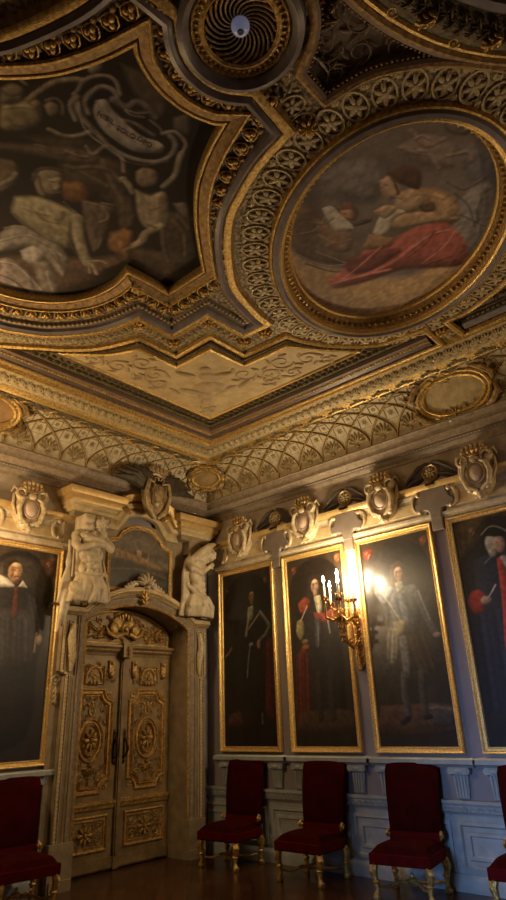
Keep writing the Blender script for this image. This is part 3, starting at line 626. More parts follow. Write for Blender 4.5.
# lace bands: anthemion rows
half_lace = CG_UP[:CG_UP.index((3.47, -2.62))+1] if (3.47, -2.62) in CG_UP else CG_UP
mb = MB(); stamps(mb, T_ANTH, half_lace, .085, 5.033, .085, off=.175, down=True, sz=.10); stamps(mb, T_ANTH, mir(half_lace), .085, 5.033, .085, off=.175, down=True, sz=.10)
stamps(mb, T_ROS, half_lace, .06, 5.033, .055, off=.235, down=True); stamps(mb, T_ROS, half_lace, .05, 5.033, .04, off=.135, down=True)
trim(mb, MED)
mb = MB()
for x, y in [(2.62, -3.40), (2.62, -2.95), (3.12, -2.94), (3.13, -2.46), (3.38, -2.43), (5.12, -3.98), (1.55, -4.3), (4.64, -1.18), (4.45, -1.52), (5.0, -1.56)]:
    for yy in (y, 2*AX-y): stamp(mb, T_ROS8, x, yy, 5.03, 0, .14, sz=.32, down=True)
trim(mb, GOLD)
mb = MB(); ring = ellipse(4.91, -2.63, 1.408, 1.095, -46, 96)[::-1]
stamps(mb, T_MED, ring, .185, 5.033, .175, True, down=True, sy=.22, sz=.13)
stamps(mb, T_ROS, ring, .095, 5.033, .05, True, off=.1, down=True); stamps(mb, T_ROS, ring, .095, 5.033, .05, True, off=-.1, down=True)
stamps(mb, T_MED, [(5.07, -4.36), (5.14, -4.18), (5.10, -3.95)], .17, 5.033, .15, down=True, sy=.17, sz=.12)
stamps(mb, T_MED, [(5.08, -5.08), (5.16, -5.40)], .17, 5.033, .15, down=True, sy=.17, sz=.12)
trim(mb, MED)
# oval frame (bolection)
OVP = ellipse(4.915, -2.63, 1.108, .80, -46.5, 110)[::-1]
rail(OVP, True, [([(-.005, 5.17), (-.005, 5.125), (.008, 5.11), (.018, 5.115)], GOLDB),
                 ([(.018, 5.115), (.062, 5.02)], GOLDD),
                 ([(.062, 5.02), (.07, 4.985), (.085, 4.975), (.098, 4.982)], GOLDB),
                 ([(.098, 4.982), (.112, 4.962), (.142, 4.968), (.158, 4.99)], GREYB),
                 ([(.158, 4.99), (.165, 4.98), (.178, 4.985), (.185, 5.036)], GOLD)])
mb = MB(); stamps(mb, T_EGG, OVP, .06, 5.055, .052, True, .042, down=True, sz=.06); trim(mb, GOLD)
# first field: cream panel with low relief in a dark leaf border
for Fm in (F1, mir(F1)):
    s = 1
    rail(Fm, True, [([(-.03, 5.04), (-.022, 5.005), (0, 4.992), (.018, 5.0)], GOLD), ([(.018, 5.0), (.03, 5.01), (.045, 5.08)], GOLDD)])
def chan(P):
    rail(P, False, [([(.045, 5.06), (.05, 5.02), (.10, 4.995), (.14, 5.01)], mat('purple_brown_fascia', (.13, .095, .09), (.09, .065, .06), rough=.4, scale=8, bump=.1)), ([(.14, 5.01), (.15, 5.0), (.175, 5.02)], GOLDD), ([(.175, 5.02), (.2, 5.03), (.21, 5.07)], BROWN)])
    mb = MB(); stamps(mb, T_BEAD, P, .038, 5.01, .028, off=.16, down=True); trim(mb, GOLD)
    mb = MB(); stamps(mb, T_LEAF, P, .085, 5.065, .085, off=.29, down=True, flip=PI/2, sz=.16); stamps(mb, T_LEAF, P, .085, 5.065, .07, off=.36, down=True, flip=2.2, sz=.12); trim(mb, mat('olive_leaf', (.24, .18, .08), (.12, .09, .045), rough=.5, metal=.4, scale=30, bump=.5))
OLIVE = mat('olive_leaf', (.24, .18, .08), (.12, .09, .045), rough=.5, metal=.4, scale=30, bump=.5)
for P in ([(4.47, -.98), (1.14, -1.02), (1.14, -4.26)],): chan(P)
chan([(1.14, -5.18), (1.14, -8.42), (4.47, -8.46)])
CRM = spline([(1.63, -3.62), (1.84, -3.36), (2.0, -3.22), (2.24, -3.10)], 3)+[(2.24, -2.585), (2.745, -2.565), (2.77, -2.08)]+spline([(3.35, -2.04), (3.52, -1.78), (3.78, -1.45), (3.84, -1.42)], 3)+[(1.60, -1.47)]
for P in (CRM, [(x, 2*AX-y) for x, y in CRM]):
    mb = MB(); mb.poly(P, 5.10, 5.058, CB); trim(mb, CREAM, smooth=False)
    A2 = sum(P[i][0]*P[(i+1) % len(P)][1]-P[(i+1) % len(P)][0]*P[i][1] for i in range(len(P)))
    Q = P if A2 > 0 else P[::-1]
    rail(Q, True, [([(-.03, 5.09), (-.02, 5.045), (0, 5.035), (.012, 5.05), (.014, 5.06)], GOLDB)])
mb = MB(); zig = F1[F1.index((1.33, -4.3)):]
stamps(mb, T_LEAF, zig, .075, 5.06, .085, off=.105, down=True, flip=PI/2, sz=.2); trim(mb, OLIVE)
# relief on the cream panel
mb = MB()
def flat_ell(x, y, a, b, deg, h=.034, z=5.058): mb.ell((x, y, z), (a, b, h), rz(math.radians(deg)), nu=14, nv=6)
def scr(x, y, r, a0, sg, turn=1.3, w=.016):
    pts = [(x+r*(1-.85*t)*math.cos(a0+sg*turn*2*PI*t), y+r*(1-.85*t)*math.sin(a0+sg*turn*2*PI*t), 5.056) for t in np.linspace(0, 1, 22)]
    mb.tube(pts, [w*(1-.5*i/22) for i in range(22)], 5)
for (x, y, a, b, d) in [(2.18, -2.02, .20, .12, 45), (2.02, -1.92, .12, .09, 10), (2.33, -2.2, .12, .09, 60), (2.42, -2.33, .065, .06, 0), (1.95, -2.12, .15, .045, 70), (2.28, -1.85, .15, .045, 10), (1.88, -1.8, .10, .06, -30), (2.5, -2.12, .13, .035, 30), (2.2, -2.42, .13, .035, 70), (1.82, -2.25, .1, .03, 100), (2.5, -1.8, .1, .03, -10)]: flat_ell(x, y, a, b, d)
for (x, y, r, a, g) in [(2.65, -1.95, .15, 0, 1), (2.85, -1.75, .13, 2, -1), (3.1, -1.85, .14, 1, 1), (3.05, -1.6, .1, 3, -1), (3.35, -1.7, .12, 0, -1), (3.5, -1.55, .07, 0, 1), (1.95, -2.65, .14, 1, -1), (1.8, -2.5, .1, 0, 1), (2.05, -2.9, .13, 2, 1), (1.82, -3.05, .12, 0, -1), (1.75, -3.3, .09, 0, 1), (1.76, -1.66, .08, 0, 1), (2.75, -1.62, .08, 0, 1), (1.8, -2.75, .06, 0, 1)]:
    scr(x, y, r, a, g)
    for k in range(4): an = a+k*1.5; flat_ell(x+r*1.05*math.cos(an), y+r*1.05*math.sin(an), .05, .018, math.degrees(an)+60, .022)
trim(mb, mat('tan_relief', (.56, .43, .25), (.44, .32, .17), rough=.55, scale=12, bump=.3))
# second field: torus and leaves beside the border
rail(F2, True, [([(-.03, 5.04), (-.022, 5.005), (0, 4.992), (.018, 5.0)], GOLD), ([(.018, 5.0), (.03, 5.01), (.045, 5.08)], GOLDD)])
P = [(7.4, -.98), (4.77, -.98)]
rail([(7.4, -1.02), (4.84, -1.02)], False, [([(.0, 5.08), (.04, 5.02), (.09, 4.995), (.14, 5.02), (.15, 5.08)], GREYB)])
mb = MB(); stamps(mb, T_BEAD, [(7.4, -1.2), (4.9, -1.2)], .05, 5.04, .04, down=True); stamps(mb, T_LEAF, [(7.4, -1.3), (5.2, -1.3)], .09, 5.06, .09, down=True, sz=.2); stamps(mb, T_LEAF, F2, .09, 5.06, .08, True, .1, down=True, sz=.18); trim(mb, OLIVE)
# third field: low foliage, gilt edge
rail(F3, True, [([(.03, 5.04), (.02, 5.005), (0, 4.992), (-.02, 5.0)], GOLDD), ([(-.02, 5.0), (-.04, 5.01), (-.055, 5.08)], BROWN)])
mb = MB(); stamps(mb, T_BEAD, F3, .03, 5.02, .018, True, -.05, down=True); trim(mb, GOLDD)
mb = MB()
for yy in (1, -1):
    for (x, y, r, a, g) in [(5.50, .42, .10, 1, 1), (5.62, .58, .08, 2, -1), (5.45, .60, .07, 0, -1), (5.72, .42, .09, 0, 1), (5.80, .72, .08, 0, -1), (5.98, .92, .06, 0, 1)]:
        scr(x, AX+yy*y, r, a, g*yy, w=.007)
        for k in range(4): an = a+k*1.5; flat_ell(x+r*math.cos(an), AX+yy*y+r*math.sin(an), .04, .015, math.degrees(an)+60, .012, 5.073)
trim(mb, FIELDG)
mb = MB()
for yy in (1, -1):
    for x, y, a, z in [(5.42, .30, .6, .12), (5.50, .24, 1.4, .13), (5.60, .30, 2.3, .12), (5.64, .16, .4, .12), (5.56, .10, 1.9, .11), (5.46, .14, 2.8, .10), (5.68, .26, 1.2, .10)]: stamp(mb, T_LEAF, x, AX+yy*y, 5.06, yy*a, z*.9, z*1.3, .3, down=True)
    mb.tube([(5.37, AX+yy*.34, 5.06), (5.43, AX+yy*.44, 5.05), (5.42, AX+yy*.56, 5.06), (5.36, AX+yy*.62, 5.06)], [.006, .011, .009, .004], 6)
    for k in range(7): stamp(mb, T_LEAF, 5.42+.012*k, AX+yy*(.42+.03*k), 5.065, yy*(.5+k), .05, .08, .15, down=True)
trim(mb, mat('dusky_gilt_leaf', (.50, .36, .16), (.14, .13, .15), rough=.45, metal=.4, scale=22, bump=.4))
# wreath and slate moulding round the central ceiling painting
rail(CIRC, True, [([(.0, 5.06), (.0, 4.995), (-.02, 4.985), (-.035, 5.0)], GOLDB), ([(-.035, 5.0), (-.13, 4.955), (-.23, 5.0)], DARKG),
                  ([(-.23, 5.0), (-.25, 4.97), (-.30, 4.96), (-.33, 5.0), (-.35, 5.09)], GREYB)])
mb = MB(); stamps(mb, T_LEAF, CIRC, .07, 4.975, .10, True, -.13, down=True, flip=.5, sz=.2); stamps(mb, T_LEAF, CIRC, .09, 4.985, .09, True, -.18, down=True, flip=-.6, sz=.2); trim(mb, OLIVE)
mb = MB(); stamps(mb, T_LEAF, CIRC, .42, 4.955, .14, True, -.11, down=True, flip=.9, sz=.25); stamps(mb, T_SCR, CIRC, .42, 4.955, .07, True, -.06, down=True, start=.6); trim(mb, GOLDB)
# border of the whole ceiling
LP = [(.66, -8.87), (.66, -.57), (14.34, -.57)]
rail(LP, False, [([(.03, 4.99), (.02, 4.965), (-.01, 4.95), (-.03, 4.96)], GOLDB), ([(-.03, 4.96), (-.06, 4.975), (-.075, 4.965), (-.10, 4.985)], GOLD),
                 ([(-.10, 4.985), (-.12, 5.0), (-.34, 5.02)], MED), ([(-.34, 5.02), (-.35, 5.005), (-.375, 5.0), (-.39, 5.036)], GOLD)])
mb = MB(); stamps(mb, T_SHELL, LP, .105, 5.005, .12, off=-.22, down=True, flip=PI, sy=.17, sz=.17); trim(mb, MED)
mb = MB(); stamps(mb, T_SHELL, LP, .105, 5.0, .03, off=-.135, down=True, start=0); stamps(mb, T_ANTH, LP, .09, 5.033, .07, off=-.43, down=True); trim(mb, GOLD)

# ---------------- cove with coffers
def cove_pt(s):           # s 0..1 from cornice to ceiling: (inset, z, nx, nz)
    t = s*PI/2; return .22+.41*(1-math.cos(t)), 4.535+.455*math.sin(t), math.cos(t), -math.sin(t)
def cove_map(side, u, s, h=0):
    i, z, nx, nz = cove_pt(s); i += nx*h; z += nz*h
    return (u, -i, z) if side == 'R' else (i, u, z)
def cove_shift(side, s):  # extra y inset kept equal so both sides meet on the diagonal
    return 0
mb = MB(); LPc = [(0, -9.4), (0, 0), (15, 0)]
mb.sweep(LPc, [(-cove_pt(s)[0], cove_pt(s)[1]) for s in np.linspace(0, 1, 15)], False, caps=False); trim(mb, COVE)
def ribs(side, u0, u1, p, sgnu):
    mb = MB(); md = MB(); mo = MB(); n = int(round(abs(u1-u0)/p)); h = lambda s: (s/.45)**2
    def clipu(u, s): return abs(u) > cove_pt(s)[0]+.02
    for k in range(-2, n+3):
        for sg in (-1, 1):
            pts = []; 
            for s in np.linspace(0.0, .92, 26):
                u = u0+sgnu*(k*p+sg*p*h(s)*.5)
                if clipu(u, s) and (u*sgnu) < (u1*sgnu+.3) and u*sgnu > 0: pts.append(cove_map(side, u, s, .004))
            if len(pts) > 3:
                mb.tube(pts, .014, 6); dd = np.array([0, -.011, -.011]) if side == 'R' else np.array([.011, 0, -.011])
                md.tube([tuple(np.array(q)+dd) for q in pts], .0055, 4)
    for k in range(-1, n+2):
        uc = u0+sgnu*(k+.5)*p
        for (s, sz, T) in ((.19, .20, T_SHELL),):
            if clipu(uc, s):
                i, z, nx, nz = cove_pt(s)
                v = T[0]*np.array([sz*1.15, sz*1.25, sz*.7]); du = np.array([1, 0, 0]) if side == 'R' else np.array([0, 1, 0])
                nn = np.array([0, -nx, nz]) if side == 'R' else np.array([nx, 0, nz]); up = np.cross(nn, du); up = up if up[2] > 0 else -up
                mo.add(np.array(cove_map(side, uc, s))+v[:, :1]*du+v[:, 1:2]*up+v[:, 2:]*nn, T[1])
    for row, (s, sc_, half_) in enumerate(((.46, .085, 1), (.62, .065, 0), (.745, .05, 1))):
        for k in range(-1, n+2):
            uc = u0+sgnu*(k+(0 if half_ else .5))*p; s_ = s
            if not clipu(uc, s_): continue
            i, z, nx, nz = cove_pt(s_); du = np.array([1, 0, 0]) if side == 'R' else np.array([0, 1, 0])
            nn = np.array([0, -nx, nz]) if side == 'R' else np.array([nx, 0, nz]); up = np.cross(nn, du); up = up if up[2] > 0 else -up
            T = T_ROS; v = T[0]*np.array([sc_, sc_, sc_*.6]); c = np.array(cove_map(side, uc, s_)); mo.add(c+v[:, :1]*du+v[:, 1:2]*up+v[:, 2:]*nn, T[1])
            q = sc_*.95; ringp = [c+du*a*q+up*b*q+nn*.004 for a, b in ((-1, -.9), (1, -.9), (.85, .9), (-.85, .9), (-1, -.9))]
            mo.tube([tuple(r) for r in ringp], .0075, 4)
    trim(mb, mat('cove_rib', (.30, .23, .11), (.18, .13, .07), rough=.5, metal=.2, scale=30, bump=.3)); trim(md, GOLD); trim(mo, mat('coffer_ornament', (.44, .34, .16), (.24, .17, .08), rough=.55, metal=.15, scale=30, bump=.4))
ribs('R', .55, 6.2, .37, 1); ribs('L', -.49, -5.4, .37, -1)
# leaf garland tucked under the gilt edge
mb = MB(); mg = MB()
for side, u0, u1 in (('R', .8, 7), ('L', -.8, -6.5)):
    n = int(abs(u1-u0)/.045)
    for k in range(n):
        u = u0+(u1-u0)*k/n; s = .95-.05*math.sin(k*.9)*1; 
        c = cove_map(side, u, s, .015); mb.ell(c, (.04, .04, .022), rz(k*1.3), nu=6, nv=4)
        c = cove_map(side, u, .87+.03*math.sin(k*.7), .012); mb.ell(c, (.035, .03, .02), rz(k*2.3), nu=6, nv=4)
    m_ = int(abs(u1-u0)/.37)
    for k in range(m_+1):
        u = u0+(u1-u0)*k/m_; base = [cove_map(side, u+d, s, .03) for d, s in ((-.10, .90), (-.04, .86), (.03, .84), (.08, .80), (.05, .77))]
        mg.tube(base, [.006, .013, .016, .013, .006], 5); mg.tube([cove_map(side, u+d, s, .03) for d, s in ((-.02, .85), (.02, .93), (.09, .96))], [.012, .012, .004], 5)
trim(mb, DARKG); trim(mg, GOLDB)

# ---------------- cornice, frieze, ledges, dado
LPw = [(0, -9.44), (0, 0), (15, 0)]
def wall_rail(prof, m, path=LPw): mb = MB(); mb.sweep(path, [(-d, z) for d, z in prof], False, caps=False); return trim(mb, m)
wall_rail([(0, 4.27), (.03, 4.27), (.035, 4.30), (.06, 4.32), (.07, 4.345)], TAUPEM)
wall_rail([(.07, 4.345), (.075, 4.36), (.10, 4.365), (.10, 4.385)], TAUPE)
wall_rail([(.10, 4.385), (.12, 4.39), (.15, 4.42), (.19, 4.43), (.19, 4.47), (.20, 4.49), (.225, 4.525), (.24, 4.53), (.24, 4.545), (.2, 4.545)], TAUPEM)
mb = MB()
for P in ([(0+.085, -9), (.085, -.085), (12, -.085)],): stamps(mb, T_BEAD, P, .045, 4.372, .03, down=True)
stamps(mb, T_LEAF, [(.045, -9), (.045, -.045), (12, -.045)], .06, 4.325, .05, down=True, flip=PI/2); trim(mb, MED)
FRZ = mat('frieze_paint', (.46, .38, .29), (.36, .29, .22), rough=.6, scale=6, bump=.15)
mb = MB(); mb.box(.02, 13, -.012, .0, 3.50, 4.275); trim(mb, FRZ, smooth=False)
mb = MB(); mb.box(-9.3, -2.2, -.012, .0, 3.50, 4.275); trim(mb, FRZ, 'L', smooth=False)
# portrait bays on both walls: (side, centre, half width)
BAYS = [('R', .80, .52), ('R', 1.98, .50), ('R', 3.155, .51), ('R', 4.345, .50), ('L', -2.945, .50)]
Z0, Z1 = 1.15, 3.49
def spans(side, pts):  # wall rail between along-coordinates
    pass
def srail(side, u0, u1, prof, m, B=None, ends=True):
    """moulding run along one wall with returned ends: prof [(depth, z)]"""
    if side == 'R': P = [(u0, .01), (u0, 0), (u1, 0), (u1, .01)]
    else: P = [(u0, .01), (u0, 0), (u1, 0), (u1, .01)]
    mb = MB()
    # returned ends: sweep a U shaped plan path
    mb.sweep([(u0, .3), (u0, 0), (u1, 0), (u1, .3)], [(-d, z) for d, z in prof], False, caps=False)
    V = mb.v[0]; V[:, 1] = np.minimum(V[:, 1], 0)
    return trim(mb, m, side)
for side, c, hw in BAYS:
    a, b = c-hw-.02, c+hw+.02
    srail(side, a, b, [(0, 3.505), (.03, 3.505), (.035, 3.53), (.055, 3.545), (.055, 3.575), (.02, 3.58), (0, 3.58)], WHITE)
    srail(side, a-.035, b+.035, [(0, 3.80), (.03, 3.80), (.04, 3.83), (.05, 3.835), (.05, 3.855)], WHITE)
    srail(side, a-.035, b+.035, [(.05, 3.855), (.085, 3.88), (.095, 3.90), (.095, 3.93), (.06, 3.935), (0, 3.94)], mat('gilded_ledge', (.72, .48, .17), (.56, .40, .18), rough=.42, metal=.4, scale=18, bump=.3))
    # pale frieze panel between header and ledge, with narrowed foot at the brackets
    mb = MB(); mb.poly([(a+.05, 3.58), (b-.05, 3.58), (b-.05, 3.66), (b+.02, 3.70), (b+.02, 3.80), (a-.02, 3.80), (a-.02, 3.70), (a+.05, 3.66)], 0, .03, WB); trim(mb, WHITE, side, smooth=False)
    mb = MB(); mb.poly([(a+.12, 3.62), (b-.12, 3.62), (b-.12, 3.76), (a+.12, 3.76)], .03, .038, WB, bev=.006); trim(mb, CREAM, side, smooth=False)
    # C scrolls either side
    mb = MB()
    for sg, x in ((1, a+.12), (-1, b-.12)):
        pts = [(x+sg*(.02+.06*math.cos(t)), -.05, 3.73+.105*math.sin(t)) for t in np.linspace(-2.0, 2.2, 14)]; mb.tube(pts, [.012+.010*math.sin(PI*i/13) for i in range(14)], 6)
        mb.ell((x+sg*.0, -.055, 3.83), (.03, .025, .03)); mb.ell((x+sg*.0, -.055, 3.63), (.026, .022, .026))
    trim(mb, mat('worn_cream_gilding', (.70, .56, .32), (.55, .46, .32), rough=.45, metal=.25, scale=30, bump=.2), side)
    # dado under the portrait
    srail(side, a+.01, b-.01, [(0, 1.03), (.05, 1.03), (.07, 1.05), (.09, 1.06), (.09, 1.10), (.06, 1.115), (0, 1.12)], DADO)
    for x0 in (a+.03, b-.20):
        mb = MB(); mb.poly([(x0, .98), (x0+.02, .76), (x0+.15, .76), (x0+.17, .98)], 0, .035, WB, bev=.008)
        for k in range(4): mb.tube([(x0+.038+k*.031, -.036, .775), (x0+.034+k*.033, -.04, .965)], .010, 6)
        mb.box(x0-.005, x0+.175, -.075, 0, .975, 1.03)
        for sx in (x0-.0, x0+.17):
            mb.lathe([(.0, -.03), (.032, -.03), (.038, 0), (.032, .03), (0, .03)], 12, Matrix.Translation((sx, -.04, 1.0))@Matrix.Rotation(PI/2, 4, 'X'))
        mb.ell((x0+.085, -.075, 1.0), (.05, .014, .02), nu=8, nv=4)
        trim(mb, DADO, side)
def dado_panel(side, a, b):
    mb = MB(); P = [(a, .17), (b, .17), (b, .57), (a, .57)]; k = min(.19, (b-a)/2-.03)
    mb.sweep(P, [(0, 0), (0, .03), (.03, .038), (.045, .015), (.08, .015), (.09, .034), (.115, .034), (.125, .016), (k+.005, .016)], True, WB); mb.poly(offset(P, k), 0, .0185, WB); trim(mb, DADO, side)
for c in (.22, 1.395, 2.565, 3.755, 4.935): dado_panel('R', c-.29, c+.29)
for c in (.80, 1.98, 3.155, 4.345): dado_panel('R', c-.24, c+.24)
dado_panel('L', -2.82, -2.52); dado_panel('L', -3.35, -2.88)
# dado rail, plinth
def dado(side, u0, u1):
    srail(side, u0, u1, [(0, .62), (.02, .62), (.03, .64), (.045, .65), (.045, .70), (.06, .72), (.06, .745), (0, .75)], DADO)
    mb = MB(); stamps(mb, T_SCR, [(u0, .675), (u1, .675)], .075, .045, .055, B=WB, sz=.09); stamps(mb, T_LEAF, [(u0, .675), (u1, .675)], .075, .045, .05, B=WB, start=0); trim(mb, DADO, side)
dado('R', .03, 13); dado('L', -9.3, -2.48)
mb = MB(); mb.sweep([(0, 0), (15, 0)], [(0, .14), (-.03, .14), (-.045, .115), (-.05, .09), (-.05, 0)], False); o = mb.build('baseboard_right', DADO); struct(o)
mb = MB(); mb.sweep([(-9.44, 0), (-2.48, 0)], [(0, .14), (-.03, .14), (-.045, .115), (-.05, .09), (-.05, 0)], False); o = mb.build('baseboard_left', DADO); struct(o); o.rotation_euler = (0, 0, PI/2)
mb = MB(); mb.box(0, 15, -.012, 0, .13, .63); o = trim(mb, DADO, smooth=False)
mb = MB(); mb.box(-9.44, -2.46, -.012, 0, .13, .63); trim(mb, DADO, 'L', smooth=False)
# ================================================================== DOORCASE AND DOOR (left wall, centred at y = -1.30)
DY = -1.30
def dtrim(mb, m, **k): o = trim(mb, m, 'L', **k); o.location = (0, DY, 0); return o
T0 = .62
ARC = lambda r: [(r*math.sin(t), 2.685+(math.cos(t)-math.cos(T0))*r) for t in np.linspace(-T0, T0, 17)]
hw = .80
arch = [(-hw, 0), (-hw, 2.685)]+[(x, z) for x, z in ARC(hw/math.sin(T0))][1:-1]+[(hw, 2.685), (hw, 0)]
outer = [(1.05, 0), (1.05, 2.05), (1.13, 2.1), (1.13, 2.72), (.8, 2.86), (.42, 3.03), (0, 3.10), (-.42, 3.03), (-.8, 2.86), (-1.13, 2.72), (-1.13, 2.1), (-1.05, 2.05), (-1.05, 0)]
mb = MB(); mb.poly(arch+outer, -.34, .13, WB); dtrim(mb, CASE, auto=25)
mb = MB(); mb.poly([(-1.17, 2.98), (1.17, 2.98), (1.17, 4.02), (-1.17, 4.02)], 0, .05, WB); dtrim(mb, CASE, smooth=False)
for sx in (-1, 1):
    mb = MB(); mb.box(*sorted((sx*1.02, sx*1.165)), -.07, 0, 0, 2.72); mb.box(*sorted((sx*.808, sx*1.09)), -.165, -.01, 0, .42); mb.box(*sorted((sx*.82, sx*1.07)), -.185, -.02, 0, .10)
    dtrim(mb, CASE, auto=25)
inn = [(-hw-.03, .42)]+[(x*1.03, z+.0) for x, z in arch[1:-1]]+[(hw+.03, .42)]
def drail(path, prof, m): mb = MB(); mb.sweep(path, prof, False, WB, caps=False); return dtrim(mb, m)
drail(inn, [(-.03, .12), (-.03, .135), (-.015, .145), (.0, .135)], DOORG)
drail(inn, [(.0, .135), (.015, .13), (.06, .155), (.075, .15), (.085, .135)], TAUPEM)
drail(inn, [(.085, .13), (.09, .145), (.105, .15), (.115, .13)], CASE)
for sx in (-1, 1):     # beaded edge strips, kicked outwards at the ears
    P = [(sx*1.03, .42), (sx*1.03, 2.06), (sx*1.10, 2.10), (sx*1.10, 2.66)]
    mb = MB(); mb.tube([(x, -.14, z) for x, z in P], .014, 6); mb.tube([(x-sx*.035, -.135, z) for x, z in P], .008, 6); dtrim(mb, CREAM)
    mb = MB(); stamps(mb, T_EGG, P, .042, .145, .036, B=WB); dtrim(mb, mat('worn_cream_gilding', (.7, .56, .32)))
    mb = MB()              # carved console volute and drop on the pilaster ear
    mb.tube([(sx*1.0, -.15, 2.62), (sx*1.02, -.17, 2.45), (sx*.985, -.16, 2.25), (sx*.99, -.15, 2.10)], [.035, .05, .04, .02], 8)
    v = T_SCR if sx > 0 else T_SCR2; stamp(mb, v, sx*1.0, 2.62, .14, 0, .12, B=WB); stamp(mb, T_LEAF, sx*.99, 2.30, .15, 0, .16, .26, .2, B=WB)
    stamp(mb, T_SCR, sx*1.13, 2.0, .07, 0, .12, B=WB); stamp(mb, T_LEAF, sx*1.12, 1.84, .07, PI, .10, .22, .2, B=WB)
    dtrim(mb, MED)
cap = [(-1.16, 2.78), (-.98, 2.78)]+[(x, z) for x, z in [(1.26*math.sin(t), 1.895+1.22*math.cos(t)) for t in np.linspace(-.76, .76, 19)]]+[(.98, 2.78), (1.16, 2.78)]
drail(cap, [(-.06, .10), (-.055, .16), (-.03, .175), (-.02, .20), (.0, .205), (.01, .19), (.03, .20), (.04, .14), (.04, .04)], CREAM)
mb = MB(); stamps(mb, T_BEAD, cap, .035, .185, .02, off=-.04, B=WB); dtrim(mb, DOORG)
mb = MB(); stamp(mb, T_LEAF, 0, 3.02, .19, 0, .22, .24, .3, B=WB); stamp(mb, T_SCR, .07, 3.06, .19, 0, .09, B=WB); stamp(mb, T_SCR2, -.07, 3.06, .19, 0, .09, B=WB); dtrim(mb, DOORG)
mb = MB(); stamp(mb, T_SHELL, 0.02, 3.22, .17, 0, .30, .26, .45, B=WB)
for sx in (-1, 1):
    mb.tube([(sx*(.11+.04*i), -.16, 3.185-.0045*i*i+.012*math.sin(i*1.9)) for i in range(7)], [.03, .028, .033, .026, .030, .022, .012], 7)
    for i in range(6): mb.ell((sx*(.13+.045*i), -.18, 3.20-.005*i*i), (.024, .022, .03), rz(i), nu=6, nv=4)
o = mb.build('shell_ornament', WHITE); tag(o, 'pale scallop shell with side foliage on top of the door arch', 'shell ornament'); o.location = (0, DY, 0); o.rotation_euler = (0, 0, PI/2)

for sx in (-1, 1):
    mb = MB(); x0, x1 = sorted((sx*.60, sx*1.17)); mb.sweep([(x0, .4), (x0, -.06), (x1, -.06), (x1, .4)], [(0, 2.70), (.08, 2.71), (.10, 2.74), (.13, 2.75), (.15, 2.78), (.15, 2.81), (.12, 2.83), (-.1, 2.84)], False, caps=False); mb.v[0][:, 1] = np.minimum(mb.v[0][:, 1], 0); dtrim(mb, CREAM)
# entablature over the caryatids and curved pediment
SH = [(0, 3.97), (.02, 3.97), (.03, 4.0), (.06, 4.02), (.06, 4.05), (.09, 4.07)]
SH2 = [(.09, 4.07), (.10, 4.10), (.10, 4.13), (.14, 4.15), (.16, 4.20), (.16, 4.23), (.12, 4.24), (-.2, 4.24)]
for x0, x1 in ((-1.14, -.60), (.60, 1.14)):
    for pr, m in ((SH, CREAM), (SH2, mat('gilded_ledge', (.62, .45, .20)))):
        mb = MB(); mb.sweep([(x0, .4), (x0, -.20), (x1, -.20), (x1, .4)], [(-d, z) for d, z in pr], False, caps=False); mb.v[0][:, 1] = np.minimum(mb.v[0][:, 1], 0); dtrim(mb, m)
    mb = MB(); mb.box(x0, x1, -.20, 0, 3.90, 4.2); mb.box(x0+.16, x1-.16, -.19, 0, 3.72, 3.92); dtrim(mb, CASE, smooth=False)
ped = [(-.62, 4.06), (-.50, 4.06), (-.42, 4.16)]+[(x, z) for x, z in [(.62*math.sin(t), 3.90+.42*math.cos(t)) for t in np.linspace(-.62, .62, 11)]]+[(.42, 4.16), (.50, 4.06), (.62, 4.06)]
drail(ped, [(-.20, .04), (-.19, .10), (-.14, .12), (-.10, .10), (-.08, .16), (-.03, .17), (-.01, .14)], CREAM)
drail(ped, [(-.01, .14), (.0, .20), (.05, .24), (.08, .25), (.10, .22), (.10, .04)], mat('gilded_ledge', (.62, .45, .20)))
mb = MB()
for sx in (-1, 1): stamp(mb, T_LEAF, sx*.36, 4.15, .19, -sx*.9, .13, .22, .3, B=WB)
dtrim(mb, GOLDB)

